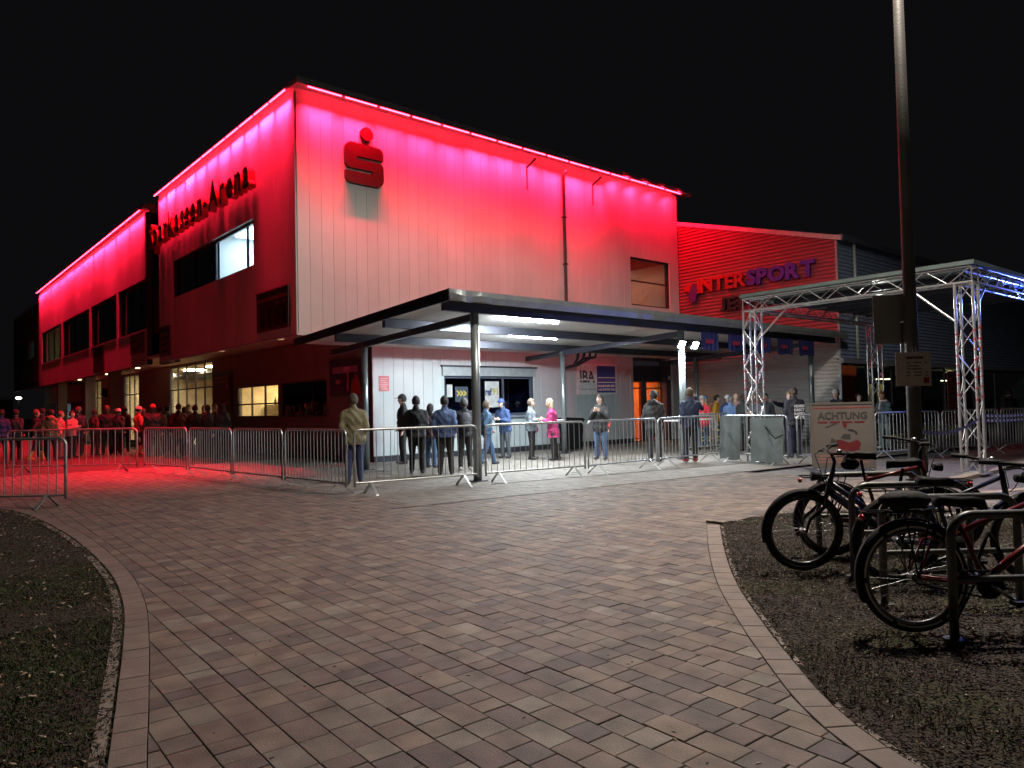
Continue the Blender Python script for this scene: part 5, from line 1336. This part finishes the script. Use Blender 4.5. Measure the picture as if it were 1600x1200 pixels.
CAMD = (-.66, -.75)
def crowd():
    K = (.014, .013, .014); NAVY = (.016, .022, .055)
    # around the office window, under the canopy
    person('man in khaki jacket and blue jeans leaning at the barrier end', (6.95, 12.7), (.45, .9), 1.74, (.17, .15, .085), (.03, .045, .12), hair=((.16, .12, .09), 'short'), arms=('pocket', 'pocket'), hem=.78, build=1.12)
    person('broad man in black jacket seen from behind, left of the blue jacket', (8.99, 13.6), (.6, .8), 1.70, K, (.012, .012, .015), arms=('pocket', 'hold'), build=1.12, step=(.05, -.05))
    person('man in dark peaked cap standing behind the black jacket', (10.3, 16.2), (-.9, .4), 1.80, (.02, .018, .02), K, hat=((.012, .012, .014), 'cap'), arms=('down', 'pocket'))
    person('short woman with dark hair and jeans behind the blue jacket', (10.05, 14.6), (.9, .3), 1.53, (.05, .02, .025), (.06, .11, .20), hair=((.04, .025, .02), 'long'), arms=('hold', 'down'))
    person('man in blue sweat jacket and dark trousers seen from behind', (9.15, 12.75), (.7, .7), 1.68, (.05, .085, .19), (.022, .02, .02), hair=((.03, .02, .015), 'short'), arms=('pocket', 'pocket'), hem=.86, build=1.15, step=(.02, .08))
    person('person in black with grey backpack beside the front canopy post', (10.1, 13.3), (.5, .85), 1.64, (.016, .017, .022), K, (.5, .5, .48), hair=((.25, .23, .21), 'short'), pack=(.05, .05, .06), arms=('hold', 'down'))
    person('person in blue jeans jacket striding behind the front canopy post', (11.3, 14.0), (.95, -.2), 1.58, (.05, .10, .17), (.05, .10, .20), hair=((.20, .15, .10), 'short'), step=(.28, -.25), arms=('swing', 'back'))
    person('man in blue cap and navy jacket at the office window', (13.15, 15.45), (-.97, -.2), 1.64, (.03, .06, .16), (.07, .085, .10), hat=((.04, .07, .30), 'cap'), arms=('hold', 'hold'), lean=.22, hem=.74)
    person('woman in grey denim jacket with pink bag beside the blonde', (13.2, 14.45), (.6, -.75), 1.62, (.16, .19, .22), (.014, .013, .016), hair=((.30, .22, .17), 'short'), arms=('hold', 'hold'), bag=(.5, .06, .22))
    person('blonde woman in magenta coat leaning over the high table', (13.35, 13.75), (-.7, .65), 1.60, (.42, .03, .14), K, hair=((.68, .55, .36), 'long'), arms=('hold', 'hold'), hem=.66, lean=.1, step=(.0, -.14))
    person('man in black hooded jacket and jeans with hands folded at chest', (14.2, 12.85), (-.9, -.3), 1.68, K, (.05, .09, .17), hair=((.10, .06, .05), 'short'), arms=('chest', 'chest'), hood=True, hem=.72, turn=20, build=1.1)
    person('paramedic in red jacket and yellow striped trousers behind him', (15.3, 13.82), (-.9, -.3), 1.60, (.42, .03, .03), (.42, .04, .03), stripes=(.72, .72, .08), arms=('down', 'hold'))
    person('man in black hooded jacket turning right before the orange door', (14.25, 11.15), (.75, .2), 1.74, K, (.016, .016, .02), hair=((.03, .02, .018), 'short'), arms=('pocket', 'hold'), hood=True, hem=.72, build=1.08)
    person('man in navy suit jacket holding a phone to his ear', (14.75, 10.45), (.5, .85), 1.77, NAVY, (.016, .018, .03), (.28, .02, .03), hair=((.16, .10, .06), 'short'), arms=('pocket', 'phone'), step=(.02, .06), turn=25, build=1.06)
    # inside the fenced area on the right
    person('person in red top and grey cap behind the phone man', (18.9, 12.95), (-.8, -.4), 1.62, (.42, .02, .04), (.10, .16, .26), hat=((.45, .45, .44), 'cap'), arms=('hold', 'hold'), hem=.72)
    person('first fire guard in yellow striped trousers left of the grey sheet', (20.0, 13.6), (-.3, -.9), 1.62, (.55, .50, .06), (.03, .03, .035), stripes=(.75, .55, .04), hat=((.15, .22, .4), 'beanie'), arms=('hold', 'hold'))
    person('second fire guard in orange jacket left of the grey sheet', (20.35, 13.4), (.3, -.9), 1.64, (.60, .30, .04), (.03, .03, .035), stripes=(.75, .55, .04), hair=((.08, .05, .04), 'short'), arms=('hold', 'down'))
    person('man in white cap and navy jacket left of the truss tower', (19.8, 12.7), (-.4, -.9), 1.62, (.03, .05, .14), NAVY, hat=((.75, .75, .73), 'cap'), arms=('hold', 'hold'), lean=.1)
    person('person in blue and white jacket left of the truss tower', (19.2, 12.2), (.9, .1), 1.58, (.10, .17, .33), NAVY, hair=((.3, .3, .3), 'short'), arms=('hold', 'down'), lean=.1)
    person('woman in black with dark tied hair at the truss tower', (18.7, 11.45), (.7, -.1), 1.63, K, K, hair=((.10, .05, .03), 'bun'), arms=('hold', 'hold'))
    person('bald person behind the woman with tied hair', (20.4, 12.75), (-.5, -.8), 1.70, (.35, .25, .22), NAVY, hair=((.6, .5, .35), 'bald'))
    person('man in dark jacket bending over the table right of the tower', (17.9, 10.4), (-.9, .1), 1.64, (.03, .025, .035), K, hair=((.14, .09, .06), 'short'), arms=('hold', 'hold'), lean=.45)
    person('dark haired person upright behind the bending man', (20.2, 11.6), (-.8, -.3), 1.64, (.05, .05, .055), K, hair=((.03, .02, .02), 'short'))
    person('man in navy pointing left with an outstretched arm', (18.8, 10.1), (-.3, -.95), 1.66, NAVY, NAVY, hair=((.45, .28, .13), 'short'), arms=('down', 'point'), turn=40)
    person('man in black sweat shirt with white print across his back', (17.3, 9.15), (.5, .85), 1.74, (.012, .013, .02), (.018, .022, .05), hair=((.14, .08, .05), 'short'), arms=('hold', 'hold'), printed=True, build=1.15, hem=.82, turn=15)
    person('man with light cap facing left behind the ACHTUNG board', (20.0, 9.35), (-.9, .1), 1.70, (.02, .02, .028), K, hat=((.55, .5, .45), 'beanie'), arms=('hold', 'chest'))
    person('person looking over the right corner of the ACHTUNG board', (21.5, 9.4), (-.5, -.85), 1.58, (.02, .022, .035), K, hair=((.05, .03, .02), 'short'))
    person('woman with ginger hair and pale scarf left of the lamp post', (20.6, 8.3), (-.9, .2), 1.60, (.06, .09, .10), (.16, .20, .18), hair=((.36, .20, .07), 'long'), scarf=(.55, .45, .42), arms=('hold', 'rail'), lean=.12)
    person('dark silhouetted person left of the two at the shop window', (26.2, 7.6), (.3, .95), 1.66, K, K, arms=('pocket', 'pocket'))
    person('dark silhouetted person nearest the right frame edge', (26.6, 7.0), (.5, .85), 1.60, K, K, arms=('pocket', 'pocket'), build=1.15)
    # waiting crowd on the left, under the red light
    D1, D2 = (.02, .02, .024), (.035, .025, .022)
    person('person in dark blue jacket at the left frame edge', (3.0, 28.7), (.3, .95), 1.68, (.02, .03, .12), D1, arms=('pocket', 'down'))
    person('stout person in dark jacket second from the left frame edge', (3.42, 29.0), (.6, .8), 1.68, (.03, .03, .04), D2, build=1.15, arms=('pocket', 'pocket'))
    person('walking person with yellow boot in the left of the crowd', (3.85, 28.0), (.95, .2), 1.66, (.012, .012, .013), D1, hair=((.30, .10, .06), 'short'), step=(.25, -.26), boots=(.45, .26, .04), arms=('swing', 'back'))
    person('person in olive jacket in the left of the crowd', (4.24, 27.75), (.5, .85), 1.66, (.16, .11, .06), D1, hair=((.03, .02, .02), 'short'), arms=('pocket', 'pocket'), build=1.1, hood=True)
    person('person in pale red jacket just right of the olive jacket', (4.68, 28.9), (.9, -.2), 1.60, (.50, .20, .20), (.30, .12, .12), hair=((.35, .20, .14), 'short'), arms=('hold', 'down'))
    person('person in pink lit jacket second right of the olive jacket', (5.0, 28.8), (.5, -.6), 1.60, (.42, .15, .18), D1, hair=((.10, .05, .04), 'short'), arms=('hold', 'hold'))
    person('tall person in dark coat before the bluish far window', (5.6, 31.0), (.2, .95), 1.76, (.022, .018, .02), D1, hair=((.24, .10, .07), 'short'), hem=.6)
    person('person in dark plum coat left of the large dark pair', (5.85, 29.6), (.8, .5), 1.64, (.06, .02, .025), (.05, .02, .02), arms=('hold', 'pocket'))
    person('large man in black coat before the red panelled wall', (6.2, 29.4), (.3, .95), 1.78, (.010, .010, .011), (.010, .010, .011), hair=((.22, .07, .05), 'short'), build=1.18, hem=.7)
    person('person in black with pale cap right of the large man', (6.5, 29.1), (.7, .7), 1.66, (.014, .013, .014), K, hat=((.45, .40, .38), 'beanie'), arms=('pocket', 'pocket'))
    person('person in bright red jacket and orange boots in mid crowd', (6.97, 28.3), (.9, .0), 1.72, (.50, .05, .05), D1, hat=((.60, .5, .48), 'beanie'), boots=(.60, .26, .03), arms=('hold', 'hold'))
    person('broad person with red cap and black coat behind the barrier joint', (6.9, 26.2), (.2, .95), 1.76, (.012, .011, .012), D1, hat=((.40, .04, .04), 'beanie'), build=1.2, hem=.68)
    person('person in dark brown jacket left of the man with brimmed hat', (7.55, 27.7), (-.4, .9), 1.70, (.06, .035, .025), D1, hair=((.05, .03, .03), 'short'), arms=('chest', 'hold'))
    person('man in brown coat and brimmed black hat before the entrance', (7.65, 26.0), (.3, .95), 1.76, (.075, .035, .025), (.03, .035, .06), hat=((.012, .012, .012), 'brim'), hem=.62, build=1.05)
    person('pale faced person looking out of the entrance crowd', (8.6, 28.0), (-.4, -.9), 1.74, (.10, .07, .06), D1, hair=((.45, .32, .22), 'short'), arms=('hold', 'down'))
    person('person in dark green coat right of the brimmed hat', (8.0, 25.4), (.2, .95), 1.70, (.018, .020, .016), (.02, .025, .05), build=1.1, hem=.66)
    person('fair faced person between the green coat and red lit head', (8.95, 27.4), (-.5, -.85), 1.70, (.25, .18, .15), D1, hair=((.45, .28, .18), 'short'))
    person('person with red lit face and dark jacket near the info board', (8.5, 25.0), (-.8, -.3), 1.72, (.05, .02, .022), D1, hair=((.30, .08, .06), 'short'), arms=('chest', 'hold'))
    person('tall person in black hooded coat at the right end of the crowd', (7.9, 22.6), (-.3, .95), 1.72, (.008, .008, .009), (.012, .012, .014), hair=((.015, .012, .012), 'long'), build=1.2, hem=.7, hood=True)
def more():
    K = (.012, .011, .012)
    person('person in dark blue parka half hidden left of the plum coat', (5.35, 29.9), (.4, .9), 1.70, (.02, .022, .04), K, arms=('pocket', 'pocket'), hair=((.06, .03, .02), 'short'), hem=.7)
    person('woman with long fair hair behind the bright red jacket', (7.3, 29.0), (.5, .85), 1.64, (.05, .03, .03), K, hair=((.35, .22, .12), 'long'), hem=.62)
    person('person in grey hooded coat directly before the entrance doors', (8.3, 29.6), (.9, .3), 1.72, (.10, .09, .09), K, hood=True, hair=((.05, .03, .02), 'short'), arms=('hold', 'down'))
    person('person in black cap left of the entrance glazing', (7.2, 31.2), (.6, .8), 1.74, (.02, .016, .016), K, hat=((.02, .015, .015), 'cap'), arms=('pocket', 'pocket'))
    person('person in maroon jacket behind the man with brimmed hat', (8.2, 27.2), (.3, .95), 1.66, (.16, .02, .025), K, hair=((.07, .04, .03), 'long'), arms=('down', 'hold'))
    person('stooped person in dark coat behind the pale cap', (6.75, 30.6), (.2, .95), 1.66, (.03, .02, .02), K, hair=((.2, .17, .15), 'short'), lean=.12)
    person('person in dark jacket far behind the walking one', (4.4, 30.6), (.5, .85), 1.72, (.025, .02, .025), K, hair=((.05, .03, .02), 'short'))
    person('person in black with red scarf between two dark coats', (7.95, 24.0), (-.2, .95), 1.68, (.014, .012, .013), K, scarf=(.45, .03, .04), hair=((.08, .05, .04), 'short'), arms=('pocket', 'pocket'))
crowd(); more()

tmp = []
for P in PEOPLE:
    s, body, jack, hd, f, rr, hands = P['geo'] = shape(P)
    for nm, pr_, vs in (('b', body, .019), ('j', jack, .024)):
        o = bpy.data.objects.new('tmp', geo(pr_).mesh('tmp', M_skin)); COL.objects.link(o)
        md = o.modifiers.new('r', 'REMESH'); md.mode = 'VOXEL'; md.voxel_size = vs; md.use_smooth_shade = True
        sm_ = o.modifiers.new('s', 'SMOOTH'); sm_.factor = .5; sm_.iterations = 3 if nm == 'b' else 5
        tmp.append(o)
bpy.context.view_layer.update()
_dg = bpy.context.evaluated_depsgraph_get()
tm = [bpy.data.meshes.new_from_object(o.evaluated_get(_dg)) for o in tmp]
for o in tmp: bpy.data.objects.remove(o)

def centres(me):
    n = len(me.polygons); c = np.empty(n*3); me.polygons.foreach_get('center', c); return c.reshape(-1, 3)
for i, P in enumerate(PEOPLE):
    s, body, jack, hd, f, rr, hands = P['geo']
    fx, fy = Vector(P['face']).normalized()
    t_ = thing('person', P['label'], 'person', (*P['xy'], 0), math.atan2(-fx, fy), 'people waiting at the hall')
    t_.scale = (s, s, s)
    skin = M_skin2 if i % 3 else M_skin
    bm_, jm = tm[2*i], tm[2*i+1]
    C = centres(bm_); D = sdf(body, C); kinds = [p[-1] for p in body]; win = np.argmin(D, axis=0)
    slots = {'skin': 0, 'legs': 1, 'shoe': 2, 'top': 3, 'stripe': 4}
    mi = np.array([slots[kinds[w]] for w in win])
    if P['stripes'] is not None:
        z = C[:, 2]; mi[(mi == 1) & (((z > .20) & (z < .26)) | ((z > .31) & (z < .37)) | ((z > .55) & (z < .6)))] = 4
    if P['boots'] is not None: mi[(mi == 1) & (C[:, 2] < .36)] = 2
    # fingers, eyes and mouth are added to the same mesh
    ex = MB()
    for wr, d, sd in hands:
        base = wr+d*.085; side = d.cross(Vector((0, 1, .2))).normalized(); pal = side.cross(d)
        for q, l in ((-.026, .062), (-.009, .074), (.009, .070), (.026, .055)):
            a = base+side*q; b_ = a+d*l*.55+pal*.006; c_ = b_+d*l*.35+pal*.022
            ex.tube([a-d*.02, b_, c_], [.010, .0095, .008], 6)
        a = wr+d*.035+side*.03; ex.tube([a, a+side*.022+d*.028, a+side*.024+d*.06+pal*.008], [.012, .011, .009], 6)
    for sd in (-1, 1): ex.ell(hd+f*.084+rr*sd*.032+Vector((0, 0, .012)), (.011, .009, .008), 5, 8, 5)
    ex.ell(hd+f*.088+Vector((0, 0, -.062)), (.022, .008, .006), 6, 8, 5)
    n0 = len(bm_.vertices); nb_ = len(bm_.polygons)
    vs = np.empty(n0*3); bm_.vertices.foreach_get('co', vs); V = [tuple(v) for v in vs.reshape(-1, 3)]
    F = [tuple(p.vertices) for p in bm_.polygons]
    V += ex.v; F += [tuple(a+n0 for a in q) for q in ex.f]
    me = bpy.data.meshes.new('body'); me.from_pydata(V, [], F)
    topc = cloth(P['top'])
    for m in (skin, cloth(P['legs']), cloth(P['boots'] or P['shoes'], 'leather'), topc, cloth(P['stripes']) if P['stripes'] else M_white, M_eye, M_lip): me.materials.append(m)
    me.polygons.foreach_set('material_index', np.concatenate([mi, np.array(ex.m, int)]).astype(np.int32)); me.polygons.foreach_set('use_smooth', [True]*len(F)); me.update()
    link('body', me, t_, local=True)
    # jacket: cut at the hem, folded by a little noise
    n0 = len(jm.vertices); vs = np.empty(n0*3); jm.vertices.foreach_get('co', vs); vs = vs.reshape(-1, 3)
    no = np.empty(n0*3); jm.vertices.foreach_get('normal', no); no = no.reshape(-1, 3)
    ph = i*1.7
    am = .006*np.sin(vs[:, 2]*38+6*np.sin(vs[:, 0]*9+ph)+ph)+.005*np.sin(vs[:, 0]*31+vs[:, 2]*17+vs[:, 1]*23+ph)
    vs = vs+no*am[:, None]
    Cj = centres(jm)
    ctr = np.hypot(Cj[:, 0], Cj[:, 1])
    keep = (Cj[:, 2] > P['hem']) | (np.abs(Cj[:, 0]) > .20*P['build'])
    Fj = [tuple(p.vertices) for p, k in zip(jm.polygons, keep) if k]
    me = bpy.data.meshes.new('jacket'); me.from_pydata([tuple(v) for v in vs], [], Fj); me.materials.append(topc)
    me.polygons.foreach_set('use_smooth', [True]*len(Fj)); me.update()
    bmj = bmesh.new(); bmj.from_mesh(me); bmesh.ops.delete(bmj, geom=[v for v in bmj.verts if not v.link_faces], context='VERTS'); bmj.to_mesh(me); bmj.free()
    jo = link('jacket', me, t_, local=True)
    lp = lambda n_, mb, m, par=t_, sm=True: link(n_, mb.mesh(n_, m, sm), par, local=True)
    def turnmb(mb):
        for q in range(len(mb.v)): v = mb.v[q]; mb.v[q] = tuple(hd+rr*v[0]+f*v[1]+Vector((0, 0, v[2])))
        return mb
    hc, hs = P['hair']
    if hs != 'bald':
        mb = MB(); nz_ = random.Random(i)
        keepf = (lambda c: c.z > .055 or (c.y < .03 and c.z > -.075) or (c.z > -.02 and c.y < .045)) if hs == 'short' else (lambda c: c.z > .05 or c.y < .045)
        mb.ell((0, -.008, .012), (.094, .112, .130), 0, 22, 16, keepf)
        mb.v = [tuple(c*(1+nz_.uniform(-.04, .05)) for c in v) for v in mb.v]
        if hs == 'long':
            mb.ell((0, -.055, -.09), (.098, .065, .17), 0, 16, 12)
        if hs == 'bun': mb.ell((0, -.12, .05), (.045, .045, .05), 0, 12, 8)
        lp('hair', turnmb(mb), mat('hair_%.2f_%.2f' % (hc[0], hc[1]), tuple(q*(.42 if hc[0] < .4 else .7) for q in hc), .75, 0, .4, 40, .5, 90))
    if P['hat']:
        c, k = P['hat']; mb = MB(); mb.ell((0, -.006, .022), (.096, .114, .122), 0, 20, 14, lambda q: q.z > .012); br = MB()
        if k == 'cap': br.prism([(.075*math.sin(R(a)), .06+.125*math.cos(R(a))) for a in range(-90, 91, 18)], lambda a, b_, h_: (a, b_, .042+h_-.12*max(0, b_-.1)), -.004, .006)
        if k == 'brim': br.prism([(.175*math.cos(R(a)), .19*math.sin(R(a))) for a in range(0, 360, 20)], lambda a, b_, h_: (a, b_-.005, .04+h_), -.004, .006)
        ho = lp('hat', turnmb(mb), cloth(c))
        if br.v: lp('brim', turnmb(br), cloth(c), ho)
    if P['pack']:
        mb = MB(); mb.ell((0, -.21, 1.2), (.15, .10, .22), 0, 14, 10); mb.ell((0, -.27, 1.12), (.11, .06, .11), 0, 12, 8); lp('backpack', mb, cloth(P['pack']))
    if P['bag']:
        mb = MB(); mb.ell((-.2, .08, .86), (.07, .11, .11), 0, 12, 8); lp('shoulder_bag', mb, cloth(P['bag']))
    if P['scarf']:
        mb = MB(); mb.tube([(.09*math.cos(a), .08*math.sin(a)+.03, 1.49) for a in np.linspace(0, 2*math.pi, 16)[:-1]], .035, 8, closed=True); mb.tube([(.03, .14, 1.46), (.05, .19, 1.3), (.05, .18, 1.1)], .04, 8); lp('scarf', mb, cloth(P['scarf']))
    if P['arms'][1] == 'phone':
        wr, d, sd = hands[1]; lp('phone', MB().obox(wr+d*.1+Vector((-.02, 0, 0)), (.006, 0, 0), (0, .035, 0), (0, 0, .07)), M_black)
    if P['printed']:
        for q, (k_, z_) in enumerate((('t1', 1.26), ('t2', 1.165), ('t3', 1.07), ('t4', .975))):
            w_ = .28; yb = -.185*P['build']-.002
            o = put_text(k_, 0, 'back_print', M_white, t_, (-w_/2, yb, z_), (1, 0, 0), (0, 0, 1), width=w_, height=.07, local=True)
